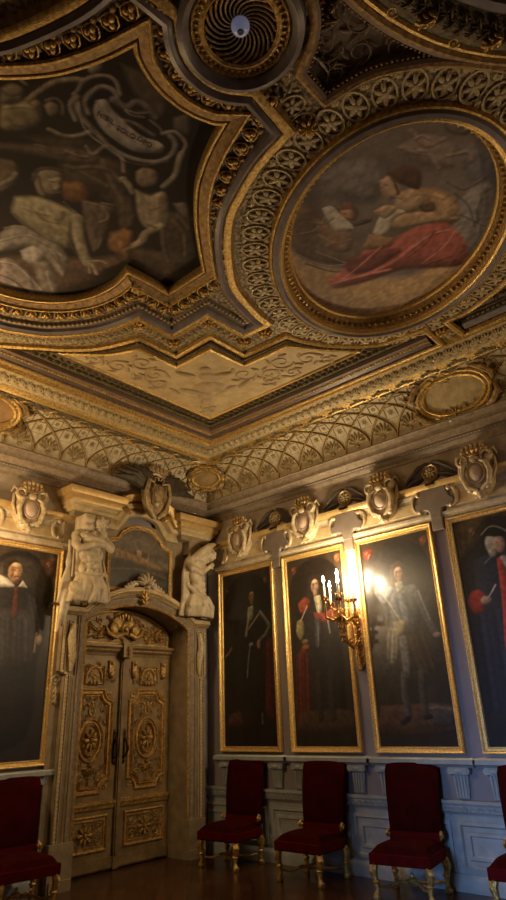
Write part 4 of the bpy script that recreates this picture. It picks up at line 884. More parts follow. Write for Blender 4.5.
# the double door
door = bpy.data.objects.new('door_1', None); COL.objects.link(door); door['kind'] = 'structure'; door.location = (-.28, DY, 0); door.rotation_euler = (0, 0, PI/2)
for sx, nm in ((-1, 'l'), (1, 'r')):
    mb = MB(); x0, x1 = sorted((sx*.012, sx*.80)); mb.box(x0, x1, -.05, 0, .01, 2.36); mb.box(x0+.02, x1-.02, -.07, -.04, .03, .14)
    mb.box(x0, x0+.02, -.06, 0, .01, 2.36)
    leaf = mb.build('door_leaf', DOORM, door, auto=25); cx = sx*.42
    def panel(P, nm_, m=DOORG, w_=.016, d=.052, prof=None):
        m_ = MB(); m_.sweep(P, prof or [(-w_, d), (-w_*.6, d+.018), (0, d+.024), (w_*.6, d+.014), (w_, d), (w_*2.2, d), (w_*2.6, d+.012), (w_*3, d)], True, WB); return m_.build(nm_, m, leaf)
    panel([(cx-.29, .22), (cx+.29, .22), (cx+.29, .56), (cx-.29, .56)], 'panel_moulding')
    mb = MB(); stamp(mb, T_ROS8, cx, .39, .05, 0, .22, .22, .3, B=WB)
    for a in range(4): 
        s1 = 1 if a % 2 else -1; s2 = 1 if a < 2 else -1; stamp(mb, T_SCR if s1*s2 > 0 else T_SCR2, cx+s1*.18, .39+s2*.07, .05, 0, .10, .09, .15, B=WB)
    stamp(mb, T_LEAF, cx+.17, .39, .05, PI/2, .08, .16, .2, B=WB); stamp(mb, T_LEAF, cx-.17, .39, .05, -PI/2, .08, .16, .2, B=WB)
    mb.build('carved_rosette', DOORG, leaf)
    mb = MB(); mb.sweep([(x0+.02, 0), (x1-.02, 0)], [(-.05, .62), (-.07, .63), (-.075, .66), (-.09, .68), (-.09, .70), (-.05, .715)], False); stamps(mb, T_LEAF, [(x0+.03, .655), (x1-.03, .655)], .05, .07, .045, B=WB, flip=PI/2); mb.build('lock_rail', DOORG, leaf)
    def notched(h0, h1, w_, c):
        q = lambda xx, zz, a0, a1: [(xx+c*math.cos(math.radians(a)), zz+c*math.sin(math.radians(a))) for a in np.linspace(a0, a1, 6)]
        return q(cx-w_, h0, 90, 0)+q(cx+w_, h0, 180, 90)+q(cx+w_, h1, 270, 180)+q(cx-w_, h1, 0, -90)
    panel(notched(.80, 1.92, .29, .13), 'panel_moulding')
    panel(notched(.85, 1.87, .24, .12), 'panel_moulding', w_=.008)
    E_ = ellipse(cx, 1.36, .17, .23, 0, 32); panel(E_, 'oval_moulding', w_=.014); E_ = ellipse(cx, 1.36, .12, .17, 0, 28); panel(E_, 'oval_moulding', w_=.006)
    mb = MB(); stamp(mb, T_ROS8, cx, 1.36, .05, 0, .20, .26, .35, B=WB)
    stamp(mb, T_SHELL, cx, 1.05, .05, PI, .16, .15, .3, B=WB); stamp(mb, T_ANTH, cx, 1.70, .05, 0, .2, .18, .2, B=WB); stamp(mb, T_LEAF, cx, .93, .05, PI, .1, .12, .2, B=WB)
    for s1 in (-1, 1): stamp(mb, T_SCR if s1 > 0 else T_SCR2, cx+s1*.14, 1.74, .05, 0, .1, B=WB); stamp(mb, T_SCR2 if s1 > 0 else T_SCR, cx+s1*.14, .97, .05, 0, .1, B=WB); stamp(mb, T_SHELL, cx+s1*.24, .86, .05, -s1*.8, .09, B=WB); stamp(mb, T_SHELL, cx+s1*.24, 1.86, .05, PI+s1*.8, .09, B=WB)
    mb.build('carved_rosette', DOORG, leaf)
    # upper small panel with console and shell
    panel([(cx-.14, 1.99), (cx+.14, 1.99), (cx+.14, 2.20), (cx-.14, 2.20)], 'panel_moulding', w_=.008)
    mb = MB(); mb.tube([(cx+.11*math.cos(t), -.06, 2.07+.12*math.sin(t)) for t in np.linspace(-.2, PI+.2, 14)], .014, 6); stamp(mb, T_SHELL, cx, 2.10, .05, 0, .14, B=WB)
    for k in (-.05, 0, .05): mb.ell((cx+k, -.07, 2.0), (.02, .02, .03))
    for s1 in (-1, 1): mb.box(cx+s1*.24-.035, cx+s1*.24+.035, -.085, -.04, 2.08, 2.27); mb.ell((cx+s1*.24, -.085, 2.10), (.035, .03, .04)); mb.ell((cx+s1*.24, -.085, 2.24), (.03, .03, .03))
    mb.build('carved_console', DOORG, leaf)
    mb = MB(); rr = np.random.RandomState(11+sx)       # carved arabesque ground of the panels
    for (u0_, u1_, v0_, v1_, n_) in ((cx-.22, cx+.22, .90, 1.14, 16), (cx-.22, cx+.22, 1.58, 1.84, 18), (cx-.22, cx+.22, 1.14, 1.58, 20), (cx-.24, cx+.24, .27, .51, 22), (cx-.3, cx+.3, 1.97, 2.25, 16)):
        for q in range(n_):
            xx, zz = rr.uniform(u0_, u1_), rr.uniform(v0_, v1_)
            if abs(xx-cx) < .14 and 1.16 < zz < 1.56: continue
            stamp(mb, [T_SCR, T_LEAF, T_SCR2, T_LEAF][q % 4], xx, zz, .05, rr.uniform(0, 6.3), .075, .085, .13, B=WB)
    mb.build('arabesque_relief', mat('door_relief', (.50, .32, .12), (.26, .16, .06), rough=.5, metal=.2, scale=30, bump=.3), leaf)
    # dark bronze handle
    hx = sx*.065; mb = MB(); mb.box(hx-.022, hx+.022, -.065, -.045, 1.13, 1.43); mb.ell((hx, -.06, 1.44), (.03, .014, .035)); mb.ell((hx, -.06, 1.12), (.032, .016, .04)); mb.tube([(hx, -.065, 1.36), (hx+sx*.0, -.12, 1.34), (hx+sx*.015, -.13, 1.24), (hx, -.11, 1.17), (hx, -.06, 1.15)], [.013, .014, .018, .014, .01], 8); mb.ell((hx, -.1, 1.35), .024)
    hd = mb.build('door_handle', BRONZE, leaf); hd['label'] = 'dark bronze handle'
mb = MB(); mb.box(-.035, .035, -.085, -.04, .01, 2.36); mb.box(-.02, .02, -.10, -.05, .15, 2.30); mb.build('meeting_stile', DOORM, door, auto=25)
mb = MB(); mb.sweep([(-.80, 0), (.80, 0)], [(0, 2.33), (-.06, 2.33), (-.07, 2.36), (-.10, 2.38), (-.11, 2.41), (-.14, 2.43), (-.14, 2.46), (0, 2.47)], False); mb.box(-.07, .07, -.165, 0, 2.31, 2.48); mb.build('transom', DOORM, door)
mb = MB(); stamps(mb, T_BEAD, [(-.78, 2.395), (.78, 2.395)], .035, .105, .025, B=WB); stamp(mb, T_LEAF, 0, 2.36, .16, PI, .12, .2, .25, B=WB); mb.build('bead_row', DOORG, door)
tym = [(-.80, 2.46), (.80, 2.46), (.80, 2.675)]+[(x, z) for x, z in ARC(hw/math.sin(T0))][1:-1][::-1]+[(-.80, 2.675)]
mb = MB(); mb.poly([(x, z+.02) for x, z in tym], 0, .03, WB); tp = mb.build('tympanum', DOORM, door, smooth=False)
mb = MB(); mb.sweep([(x*.94, 2.46+(z-2.46)*.92+.01) for x, z in tym], [(0, .03), (.005, .05), (.02, .05), (.03, .03)], True, WB)
mb.ell((0, -.06, 2.68), (.07, .05, .095)); mb.ell((0, -.10, 2.66), (.035, .03, .04)); mb.ell((-.10, -.05, 2.74), (.10, .035, .09)); mb.ell((.10, -.05, 2.74), (.08, .03, .07))
for k in range(5): mb.ell(((k-2)*.045, -.06, 2.80+.02*(2-abs(k-2))), (.02, .03, .05), nu=6, nv=4)
for s1 in (-1, 1):
    v = T_SCR if s1 > 0 else T_SCR2
    stamp(mb, v, s1*.28, 2.62, .03, 0, .17, .17, .3, B=WB); stamp(mb, T_LEAF, s1*.42, 2.62, .03, -s1*1.0, .14, .26, .3, B=WB); stamp(mb, v, s1*.58, 2.56, .03, 0, .11, .11, .3, B=WB); stamp(mb, T_LEAF, s1*.2, 2.76, .03, -s1*.9, .1, .22, .3, B=WB); stamp(mb, T_ROS8, s1*.36, 2.70, .03, 0, .09, B=WB); stamp(mb, T_LEAF, s1*.55, 2.66, .03, -s1*.6, .1, .15, .3, B=WB)
rr = np.random.RandomState(5)
for q in range(46):
    xx = rr.uniform(-.68, .68); zz = rr.uniform(2.53, 2.86-.30*(xx/.8)**2); stamp(mb, [T_SCR, T_LEAF, T_SCR2, T_LEAF][q % 4], xx, zz, .03, rr.uniform(0, 6.3), .10, .11, .22, B=WB)
for s1 in (-1, 1): mb.ell((s1*.17, -.06, 2.66), (.07, .05, .10), nu=10, nv=6); mb.tube([(s1*.05, -.1, 2.60), (s1*.16, -.1, 2.56), (s1*.26, -.08, 2.60), (s1*.30, -.06, 2.70)], [.02, .035, .03, .015], 7)
mb.build('carved_trophy', DOORG, tp)

# ================================================================== PAINTINGS
SKIN = (.60, .40, .27)
def portrait(side, c, hw_, label, fn, bg=(.045, .03, .022), dim=.8):
    w_, h = 2*hw_, Z1-Z0
    t = thing('portrait_painting', label, 'painting', group='state portraits on the walls'); at_wall(t, side, c, Z0, .02)
    a, b = -hw_, hw_
    mb = MB(); R = [(a, 0), (b, 0), (b, h), (a, h)]
    mb.sweep(R, [(0, -.02), (0, .035), (.008, .045), (.018, .04), (.028, .02), (.045, .014), (.05, .022), (.058, .022), (.062, -.005)], True, WB); fr = mb.build('frame', GOLDB, t)
    mb = MB(); stamps(mb, T_LEAF, R, .04, .035, .028, True, .012, B=WB, sz=.05); stamps(mb, T_BEAD, R, .022, .02, .012, True, .054, B=WB); mb.build('carving', GOLDB, fr)
    p = Paint(a+.055, b-.055, .055, h-.055, .0095, bg); W, H = w_-.11, h-.11
    X = lambda u: a+.055+u*W
    Y = lambda v: .055+v*H
    # painted arch with lighter spandrels
    p.ell(0, Y(.80), W*.46, H*.20, (bg[0]*.7, bg[1]*.7, bg[2]*.7), .02)
    p.C[:] = np.where(((np.hypot((p.X)/(W*.47), (p.Y-Y(.80))/(H*.185)) > 1) & (p.Y > Y(.80)))[..., None], np.array([.085, .058, .038])*(.6+.8*p.N[..., None]), p.C)
    fn(p, X, Y, W, H); p.C = dim*np.clip(p.C, 0, 1)**1.15; p.build('canvas', OIL, WB, .0, t); return t
def emblem(p, x, y, s, c1=(.42, .10, .05)):
    c1 = tuple(v*.72 for v in c1)
    p.poly([(x-s, y+s*.6), (x, y+s), (x+s, y+s*.6), (x+s*.8, y-s*.5), (x, y-s*1.2), (x-s*.8, y-s*.5)], c1, .012); p.poly([(x-s*.5, y+s*.4), (x, y+s*.5), (x, y-s*.1), (x-s*.5, y-s*.05)], (.40, .28, .16), .008); p.poly([(x, y-s*.1), (x+s*.5, y-s*.05), (x+s*.3, y-s*.7), (x, y-s*.9)], (.34, .24, .14), .008)
def face(p, x, y, s, hair, wig=1.3, skin=SKIN, turn=1):
    p.ell(x, y+s*.1, s*wig*.85, s*wig*1.05, hair, .02); p.ell(x-s*.75, y-s*1.1, s*.55, s*1.1, hair, .025); p.ell(x+s*.75, y-s*1.1, s*.55, s*1.1, hair, .025)
    p.ell(x, y-s*.9, s*.35, s*.5, tuple(v*.55 for v in skin), .015)
    p.ell(x, y, s*.60, s*.85, skin, .012); p.ell(x-turn*s*.38, y-s*.05, s*.22, s*.6, tuple(v*.45 for v in skin), .018); p.ell(x+turn*s*.05, y+s*.5, s*.35, s*.2, tuple(min(1, v*1.15) for v in skin), .015)
    for e in (-.18, .27): p.ell(x+s*e, y+s*.17, s*.12, s*.05, (.06, .04, .03), .005); p.stroke([(x+s*(e-.14), y+s*.30), (x+s*(e+.14), y+s*.31)], .007, (.16, .09, .06), .006)
    p.stroke([(x+s*.05, y+s*.15), (x+s*.12, y-s*.14)], .012, tuple(v*.62 for v in skin), .008); p.stroke([(x-s*.08, y-s*.38), (x+s*.20, y-s*.38)], .010, (.30, .10, .07), .006); p.stroke([(x-s*.1, y-s*.62), (x+s*.15, y-s*.64)], .012, tuple(v*.6 for v in skin), .010)
def folds(p, pts, col, n, w, dx, dy):
    for k in range(n):
        t = k/(n-1); q = [(x+dx*(t-.5), y+dy*(t-.5)) for x, y in pts]; f = 1.18 if k % 2 else .68; p.stroke(q, w, tuple(v*f for v in col), w*.9)
def p_one(p, X, Y, W, H):
    emblem(p, X(.10), Y(.90), .035, (.10, .04, .03)); emblem(p, X(.88), Y(.92), .045, (.20, .07, .045))
    p.poly([(X(.66), Y(.50)), (X(1), Y(.56)), (X(1), Y(.15)), (X(.78), Y(.2))], (.15, .028, .018), .05); folds(p, [(X(.86), Y(.52)), (X(.88), Y(.2))], (.13, .025, .018), 4, .03, .2, 0)
    p.poly([(X(.10), Y(.17)), (X(.5), Y(.20)), (X(.5), Y(.11)), (X(.1), Y(.11))], (.14, .06, .04), .04)
    p.poly([(X(.36), Y(.74)), (X(.76), Y(.75)), (X(.84), Y(.55)), (X(.74), Y(.12)), (X(.36), Y(.12)), (X(.28), Y(.5))], (.024, .019, .019), .04)
    face(p, X(.60), Y(.835), .082, (.022, .015, .010), 1.5, (.46, .28, .17))
    p.poly([(X(.52), Y(.775)), (X(.63), Y(.775)), (X(.60), Y(.70)), (X(.51), Y(.71))], (.42, .40, .29), .012)
    p.stroke([(X(.54), Y(.72)), (X(.50), Y(.66)), (X(.47), Y(.61))], .045, (.30, .29, .22), .02)
    p.stroke([(X(.52), Y(.645)), (X(.64), Y(.69)), (X(.76), Y(.735))], .022, (.36, .32, .26), .012); p.stroke([(X(.76), Y(.735)), (X(.85), Y(.69)), (X(.92), Y(.65))], .05, (.20, .18, .155), .015); p.stroke([(X(.77), Y(.735)), (X(.92), Y(.66))], .014, (.5, .46, .38), .008); p.stroke([(X(.92), Y(.64)), (X(.84), Y(.60)), (X(.74), Y(.575))], .05, (.18, .16, .14), .018)
    p.ell(X(.71), Y(.55), .032, .055, (.40, .22, .15), .012); p.ell(X(.56), Y(.555), .04, .022, (.36, .33, .28), .012); p.stroke([(X(.54), Y(.54)), (X(.50), Y(.46)), (X(.47), Y(.37))], .024, (.24, .24, .25), .012)
    p.stroke([(X(.04), Y(.50)), (X(.10), Y(.515)), (X(.17), Y(.545))], .035, (.32, .20, .14), .015); p.stroke([(X(.73), Y(.12)), (X(.73), Y(.17))], .03, (.2, .18, .17), .01)
def p_two(p, X, Y, W, H):
    emblem(p, X(.14), Y(.935), .05, (.34, .10, .06)); emblem(p, X(.93), Y(.955), .055, (.5, .2, .08))
    p.poly([(X(.28), Y(.77)), (X(.70), Y(.77)), (X(.86), Y(.60)), (X(.82), Y(.12)), (X(.32), Y(.12)), (X(.28), Y(.5))], (.034, .028, .031), .04)
    p.poly([(X(.10), Y(.46)), (X(.30), Y(.50)), (X(.30), Y(.14)), (X(.05), Y(.14))], (.19, .04, .025), .05); folds(p, [(X(.2), Y(.46)), (X(.16), Y(.16))], (.17, .035, .025), 4, .03, .16, 0)
    p.poly([(X(.1), Y(.17)), (X(.9), Y(.17)), (X(.95), Y(.07)), (X(.1), Y(.07))], (.12, .07, .05), .03)
    face(p, X(.50), Y(.825), .098, (.045, .03, .02), 1.35)
    p.poly([(X(.47), Y(.765)), (X(.58), Y(.765)), (X(.60), Y(.69)), (X(.52), Y(.67))], (.52, .46, .30), .015); folds(p, [(X(.53), Y(.76)), (X(.55), Y(.69))], (.5, .45, .3), 3, .014, .06, 0)
    p.poly([(X(.18), Y(.74)), (X(.30), Y(.77)), (X(.40), Y(.74)), (X(.34), Y(.69)), (X(.22), Y(.69))], (.34, .085, .04), .03); p.poly([(X(.44), Y(.68)), (X(.64), Y(.67)), (X(.84), Y(.69)), (X(.82), Y(.63)), (X(.60), Y(.62)), (X(.48), Y(.64))], (.32, .065, .045), .03)
    p.stroke([(X(.34), Y(.72)), (X(.22), Y(.65))], .018, (.5, .45, .38), .010); p.poly([(X(.14), Y(.645)), (X(.24), Y(.65)), (X(.26), Y(.58)), (X(.20), Y(.54)), (X(.12), Y(.58))], (.40, .33, .17), .02); p.ell(X(.26), Y(.53), .05, .028, (.36, .23, .15), .015); p.ell(X(.27), Y(.50), .06, .03, (.30, .12, .06), .02)
    p.poly([(X(.46), Y(.64)), (X(.56), Y(.64)), (X(.52), Y(.50)), (X(.45), Y(.50))], (.09, .085, .09), .03); p.stroke([(X(.51), Y(.62)), (X(.49), Y(.50))], .018, (.22, .22, .24), .012); p.stroke([(X(.68), Y(.62)), (X(.70), Y(.56))], .022, (.3, .28, .25), .012)
    for u in (.46, .66): p.stroke([(X(u), Y(.35)), (X(u-.02), Y(.14))], .09, (.055, .042, .038), .04)
def p_three(p, X, Y, W, H):
    emblem(p, X(.11), Y(.935), .062, (.5, .07, .03)); emblem(p, X(.92), Y(.945), .055, (.42, .10, .05))
    p.poly([(X(.08), Y(.6)), (X(.45), Y(.75)), (X(.9), Y(.6)), (X(.9), Y(.3)), (X(.1), Y(.3))], (.11, .095, .085), .14)
    p.poly([(X(.06), Y(.185)), (X(.97), Y(.175)), (X(.97), Y(.06)), (X(.06), Y(.06))], (.20, .105, .06), .02)
    p.poly([(X(.70), Y(.15)), (X(.96), Y(.15)), (X(.96), Y(.09)), (X(.72), Y(.09))], (.12, .10, .10), .015); p.stroke([(X(.68), Y(.16)), (X(.82), Y(.165)), (X(.96), Y(.155))], .035, (.26, .22, .19), .015)
    p.poly([(X(.28), Y(.53)), (X(.42), Y(.56)), (X(.46), Y(.48)), (X(.36), Y(.38)), (X(.26), Y(.38)), (X(.24), Y(.46))], (.36, .33, .27), .04); folds(p, [(X(.36), Y(.53)), (X(.30), Y(.40))], (.34, .3, .24), 3, .035, .10, 0)
    p.poly([(X(.40), Y(.53)), (X(.70), Y(.54)), (X(.84), Y(.38)), (X(.76), Y(.31)), (X(.60), Y(.34)), (X(.42), Y(.32))], (.115, .075, .058), .03); folds(p, [(X(.62), Y(.5)), (X(.70), Y(.34))], (.11, .072, .055), 4, .035, .22, 0)
    p.poly([(X(.42), Y(.50)), (X(.53), Y(.49)), (X(.52), Y(.32)), (X(.43), Y(.32))], (.25, .24, .24), .03)
    face(p, X(.52), Y(.805), .092, (.085, .058, .038), 1.4, (.56, .37, .26))
    p.poly([(X(.36), Y(.745)), (X(.52), Y(.735)), (X(.72), Y(.735)), (X(.78), Y(.66)), (X(.70), Y(.52)), (X(.58), Y(.50)), (X(.42), Y(.52)), (X(.34), Y(.62))], (.15, .155, .17), .025)
    p.poly([(X(.48), Y(.70)), (X(.58), Y(.71)), (X(.60), Y(.56)), (X(.50), Y(.56))], (.26, .27, .30), .04); folds(p, [(X(.40), Y(.70)), (X(.50), Y(.55))], (.17, .175, .19), 3, .04, .26, 0)
    p.stroke([(X(.38), Y(.73)), (X(.28), Y(.68)), (X(.24), Y(.70)), (X(.20), Y(.725))], .085, (.21, .215, .24), .02); p.stroke([(X(.74), Y(.69)), (X(.82), Y(.58)), (X(.90), Y(.50))], .085, (.14, .14, .155), .02); p.stroke([(X(.76), Y(.70)), (X(.86), Y(.56))], .02, (.36, .36, .39), .015)
    p.poly([(X(.45), Y(.76)), (X(.56), Y(.76)), (X(.56), Y(.72)), (X(.48), Y(.71))], (.42, .38, .32), .012)
    p.stroke([(X(.24), Y(.73)), (X(.36), Y(.65)), (X(.50), Y(.55))], .016, (.5, .46, .4), .008); p.ell(X(.18), Y(.735), .03, .045, (.50, .33, .23), .012); p.ell(X(.92), Y(.485), .045, .028, (.5, .34, .23), .012); p.poly([(X(.36), Y(.57)), (X(.54), Y(.57)), (X(.50), Y(.51)), (X(.38), Y(.50))], (.40, .34, .23), .02)
    p.stroke([(X(.43), Y(.32)), (X(.41), Y(.24)), (X(.42), Y(.14))], .085, (.17, .15, .14), .025); p.stroke([(X(.66), Y(.32)), (X(.64), Y(.24)), (X(.64), Y(.14))], .08, (.12, .10, .09), .025)
    p.stroke([(X(.34), Y(.105)), (X(.42), Y(.125))], .055, (.03, .02, .02), .012); p.stroke([(X(.63), Y(.125)), (X(.70), Y(.13))], .05, (.03, .02, .02), .012)
def p_four(p, X, Y, W, H):
    p.poly([(X(.02), Y(.98)), (X(.40), Y(.99)), (X(.34), Y(.88)), (X(.05), Y(.82))], (.11, .075, .03), .05); emblem(p, X(.24), Y(.935), .05, (.26, .14, .09))
    p.poly([(X(.20), Y(.80)), (X(.5), Y(.82)), (X(.95), Y(.80)), (X(1), Y(.4)), (X(.85), Y(.12)), (X(.30), Y(.12)), (X(.14), Y(.5))], (.026, .030, .055), .03); folds(p, [(X(.25), Y(.55)), (X(.22), Y(.15))], (.03, .035, .07), 4, .05, .25, 0)
    p.poly([(X(.47), Y(.785)), (X(.56), Y(.785)), (X(.54), Y(.60)), (X(.50), Y(.40)), (X(.38), Y(.38)), (X(.44), Y(.6))], (.52, .075, .03), .014); p.poly([(X(.62), Y(.72)), (X(.72), Y(.72)), (X(.72), Y(.42)), (X(.60), Y(.42))], (.42, .06, .03), .02)
    p.stroke([(X(.55), Y(.79)), (X(.60), Y(.72)), (X(.59), Y(.62))], .06, (.55, .52, .46), .02); p.ell(X(.61), Y(.70), .05, .05, (.28, .33, .24), .02)
    p.ell(X(.16), Y(.61), .10, .115, (.46, .055, .025), .02); p.ell(X(.15), Y(.575), .07, .05, (.32, .04, .02), .02); p.ell(X(.26), Y(.61), .055, .042, (.50, .36, .25), .014); p.stroke([(X(.28), Y(.615)), (X(.34), Y(.64)), (X(.40), Y(.67))], .018, (.6, .55, .48), .008)
    p.ell(X(.44), Y(.86), .065, .10, (.50, .45, .36), .02); p.ell(X(.53), Y(.852), .062, .088, (.58, .38, .27), .01); p.ell(X(.44), Y(.82), .045, .05, (.44, .39, .31), .02); p.stroke([(X(.48), Y(.80)), (X(.58), Y(.80))], .022, (.03, .02, .02), .01)
    for u in (.51, .57): p.ell(X(u), Y(.862), .011, .006, (.1, .06, .04), .005)
    p.stroke([(X(.54), Y(.86)), (X(.555), Y(.84))], .010, (.42, .26, .18), .006); p.stroke([(X(.52), Y(.825)), (X(.57), Y(.825))], .008, (.35, .12, .09), .006)
    p.poly([(X(.34), Y(.905)), (X(.46), Y(.935)), (X(.56), Y(.93)), (X(.70), Y(.885)), (X(.58), Y(.885)), (X(.46), Y(.893))], (.012, .011, .012), .01); p.stroke([(X(.34), Y(.91)), (X(.45), Y(.94)), (X(.56), Y(.93)), (X(.68), Y(.89))], .010, (.5, .46, .38), .006)
    p.stroke([(X(.32), Y(.775)), (X(.44), Y(.81))], .008, (.35, .3, .25), .006)
    for u in (.40, .66): p.stroke([(X(u), Y(.36)), (X(u), Y(.12))], .10, (.04, .045, .09), .04)
def p_left(p, X, Y, W, H):
    p.poly([(X(.74), Y(.95)), (X(.97), Y(.975)), (X(.97), Y(.88)), (X(.86), Y(.88))], (.15, .08, .045), .03); emblem(p, X(.87), Y(.935), .04, (.30, .10, .05))
    p.ell(X(.5), Y(.80), W*.38, H*.15, (.085, .068, .056), .06)
    p.poly([(X(.16), Y(.80)), (X(.40), Y(.83)), (X(.66), Y(.80)), (X(.90), Y(.62)), (X(.84), Y(.44)), (X(.78), Y(.1)), (X(.12), Y(.1)), (X(.06), Y(.6))], (.030, .025, .025), .03)
    p.poly([(X(.24), Y(.68)), (X(.78), Y(.66)), (X(.76), Y(.44)), (X(.28), Y(.42))], (.065, .058, .062), .07)
    folds(p, [(X(.50), Y(.64)), (X(.54), Y(.45))], (.06, .052, .055), 7, .03, .40, 0); folds(p, [(X(.66), Y(.76)), (X(.80), Y(.58))], (.07, .06, .062), 4, .02, .10, -.05)
    p.poly([(X(.43), Y(.79)), (X(.48), Y(.79)), (X(.51), Y(.66)), (X(.44), Y(.66))], (.17, .05, .03), .02)
    p.ell(X(.36), Y(.895), .105, .10, (.05, .032, .02), .02); p.ell(X(.42), Y(.87), .082, .112, (.68, .45, .28), .012); p.ell(X(.36), Y(.87), .035, .07, (.42, .25, .14), .02); p.ell(X(.43), Y(.905), .05, .03, (.74, .52, .34), .02)
    for u in (.41, .47): p.ell(X(u), Y(.882), .013, .007, (.06, .04, .03), .005); p.stroke([(X(u-.018), Y(.892)), (X(u+.018), Y(.893))], .007, (.2, .1, .06), .006)
    p.stroke([(X(.445), Y(.88)), (X(.46), Y(.858))], .012, (.48, .28, .17), .008); p.stroke([(X(.41), Y(.846)), (X(.45), Y(.852)), (X(.49), Y(.846))], .014, (.16, .07, .04), .007); p.ell(X(.45), Y(.823), .03, .034, (.20, .10, .06), .012)
    p.poly([(X(.14), Y(.855)), (X(.32), Y(.835)), (X(.43), Y(.80)), (X(.32), Y(.79)), (X(.16), Y(.79))], (.72, .68, .60), .012); p.poly([(X(.48), Y(.80)), (X(.53), Y(.835)), (X(.61), Y(.80))], (.70, .66, .58), .010)
    p.ell(X(.84), Y(.55), .038, .055, (.42, .28, .19), .014); p.stroke([(X(.80), Y(.58)), (X(.79), Y(.49))], .026, (.32, .22, .15), .014)
portrait('R', .80, .52, 'dark full-length portrait nearest the room corner, sitter in black with one pale sleeve bent', p_one, (.022, .015, .012), .6)
portrait('R', 1.98, .50, 'portrait of a sitter in red sleeves and pale neck cloth, left of the sconce', p_two, dim=.62)
portrait('R', 3.155, .51, 'portrait of a standing man in grey armour with baton, right of the sconce', p_three, (.06, .047, .04), .48)
portrait('R', 4.345, .50, 'portrait of a person in black tricorn hat and dark coat with scarlet cuff and lapels', p_four, (.03, .024, .024))
portrait('L', -2.945, .50, 'portrait of a bearded man in black with wide white collar, left of the doorway', p_left, (.04, .03, .024))

# overdoor landscape
t = thing('overdoor_painting', 'arched landscape painting of a long palace between the two stucco figures over the door', 'painting', (.05, DY, 0), PI/2)
OD = [(-.50, 3.12), (.50, 3.12), (.50, 3.72), (.36, 3.76), (.30, 3.86)]+[(.30*math.sin(q), 3.80+.16*math.cos(q)) for q in np.linspace(1.1, -1.1, 9)]+[(-.30, 3.86), (-.36, 3.76), (-.50, 3.72)]
mb = MB(); mb.sweep(OD, [(.02, 0), (.015, .03), (0, .04), (-.015, .03), (-.03, .035), (-.04, 0)], True, WB); mb.build('frame', DOORG, t)
p = Paint(-.50, .50, 3.12, 3.98, .011, (.16, .13, .105))
p.poly([(-.5, 3.12), (.5, 3.12), (.5, 3.42), (.1, 3.46), (-.5, 3.50)], (.05, .045, .035), .03); p.ell(0, 3.7, .5, .12, (.20, .16, .12), .1); p.ell(.3, 3.4, .2, .1, (.08, .06, .04), .04)
p.poly([(-.40, 3.50), (-.38, 3.64), (-.10, 3.60), (.1, 3.56), (.32, 3.50), (.40, 3.44), (.2, 3.44), (-.1, 3.48)], (.30, .20, .11), .012); p.stroke([(-.38, 3.645), (0, 3.585)], .02, (.26, .12, .07), .01)
for k in range(6): p.stroke([(-.34+.1*k, 3.55-.015*k), (-.34+.1*k, 3.60-.015*k)], .016, (.2, .13, .08), .006)
p.poly([(-.06, 3.58), (-.06, 3.66), (.02, 3.65), (.02, 3.56)], (.45, .30, .17), .008); p.poly([(.12, 3.54), (.14, 3.70), (.16, 3.54)], (.30, .20, .12), .006); p.stroke([(-.45, 3.35), (0, 3.40), (.45, 3.34)], .03, (.12, .11, .08), .03)
def in_od(X, Y):
    r = (np.abs(X) < .495) & (Y < 3.73); return r | ((np.abs(X) < .36) & (Y < 3.78)) | ((np.abs(X) < .30) & (Y < 3.86)) | (np.hypot(X/.30, (Y-3.80)/.16) < 1)
p.build('canvas', OIL, WB, .012, t, keep=in_od)

# ceiling paintings
t = thing('ceiling_painting', 'large lobed brown monochrome ceiling painting with reclining man, cherubs and an inscribed tablet', 'painting', (0, 0, 0))
Paint.L = (.25, -.97)
p = Paint(2.1, 4.85, -6.0, -3.45, .0115, (.040, .030, .023)); p.run(SHAPES_MONO); p.C = np.clip(p.C, 0, 1)**1.25*1.25
def inpoly(P):
    def k(X, Y):
        ins = np.zeros(X.shape, bool); n = len(P)
        for i in range(n):
            (xa, ya), (xb, yb) = P[i], P[(i+1) % n]
            if abs(yb-ya) > 1e-9: ins ^= ((ya > Y) != (yb > Y)) & (X < (xb-xa)*(Y-ya)/(yb-ya)+xa)
        return ins
    return k
p.build('painted_panel', FRESCO, CB, 5.085, t, keep=inpoly(offset(PA, .015)))
def word(txt, x, y, ang, size, parent):
    c = bpy.data.curves.new('inscription', 'FONT'); c.body = txt; c.size = size; c.align_x = 'CENTER'; c.align_y = 'CENTER'; c.extrude = .0008
    tmp = bpy.data.objects.new('inscription_text', c); COL.objects.link(tmp); me = bpy.data.meshes.new_from_object(tmp.evaluated_get(bpy.context.evaluated_depsgraph_get()))
    bpy.data.objects.remove(tmp); o = bpy.data.objects.new('inscription', me); COL.objects.link(o); o.parent = parent; o.location = (x, y, 5.082)
    o.matrix_local = Matrix.Translation((x, y, 5.082))@Matrix.Rotation(ang, 4, 'Z')@Matrix.Rotation(PI, 4, 'X'); me.materials.clear(); me.materials.append(mat('dark_lettering', (.12, .09, .07), rough=.7)); return o
for txt, x, y, s in INSCR: word(txt, x, y, INS_A, s, t)
t = thing('ceiling_painting', 'tilted oval ceiling painting of a seated woman in crimson skirt beside a putto holding paper', 'painting', (0, 0, 0))
p = Paint(3.78, 6.06, -3.78, -1.50, .0105, (.20, .17, .155)); p.run(SHAPES_MUSE)
c_, s_ = math.cos(math.radians(-46.5)), math.sin(math.radians(-46.5))
p.build('painted_panel', FRESCO, CB, 5.15, t, keep=lambda X, Y: np.hypot(((X-4.915)*c_+(Y+2.63)*s_)/1.125, (-(X-4.915)*s_+(Y+2.63)*c_)/.82) < 1)
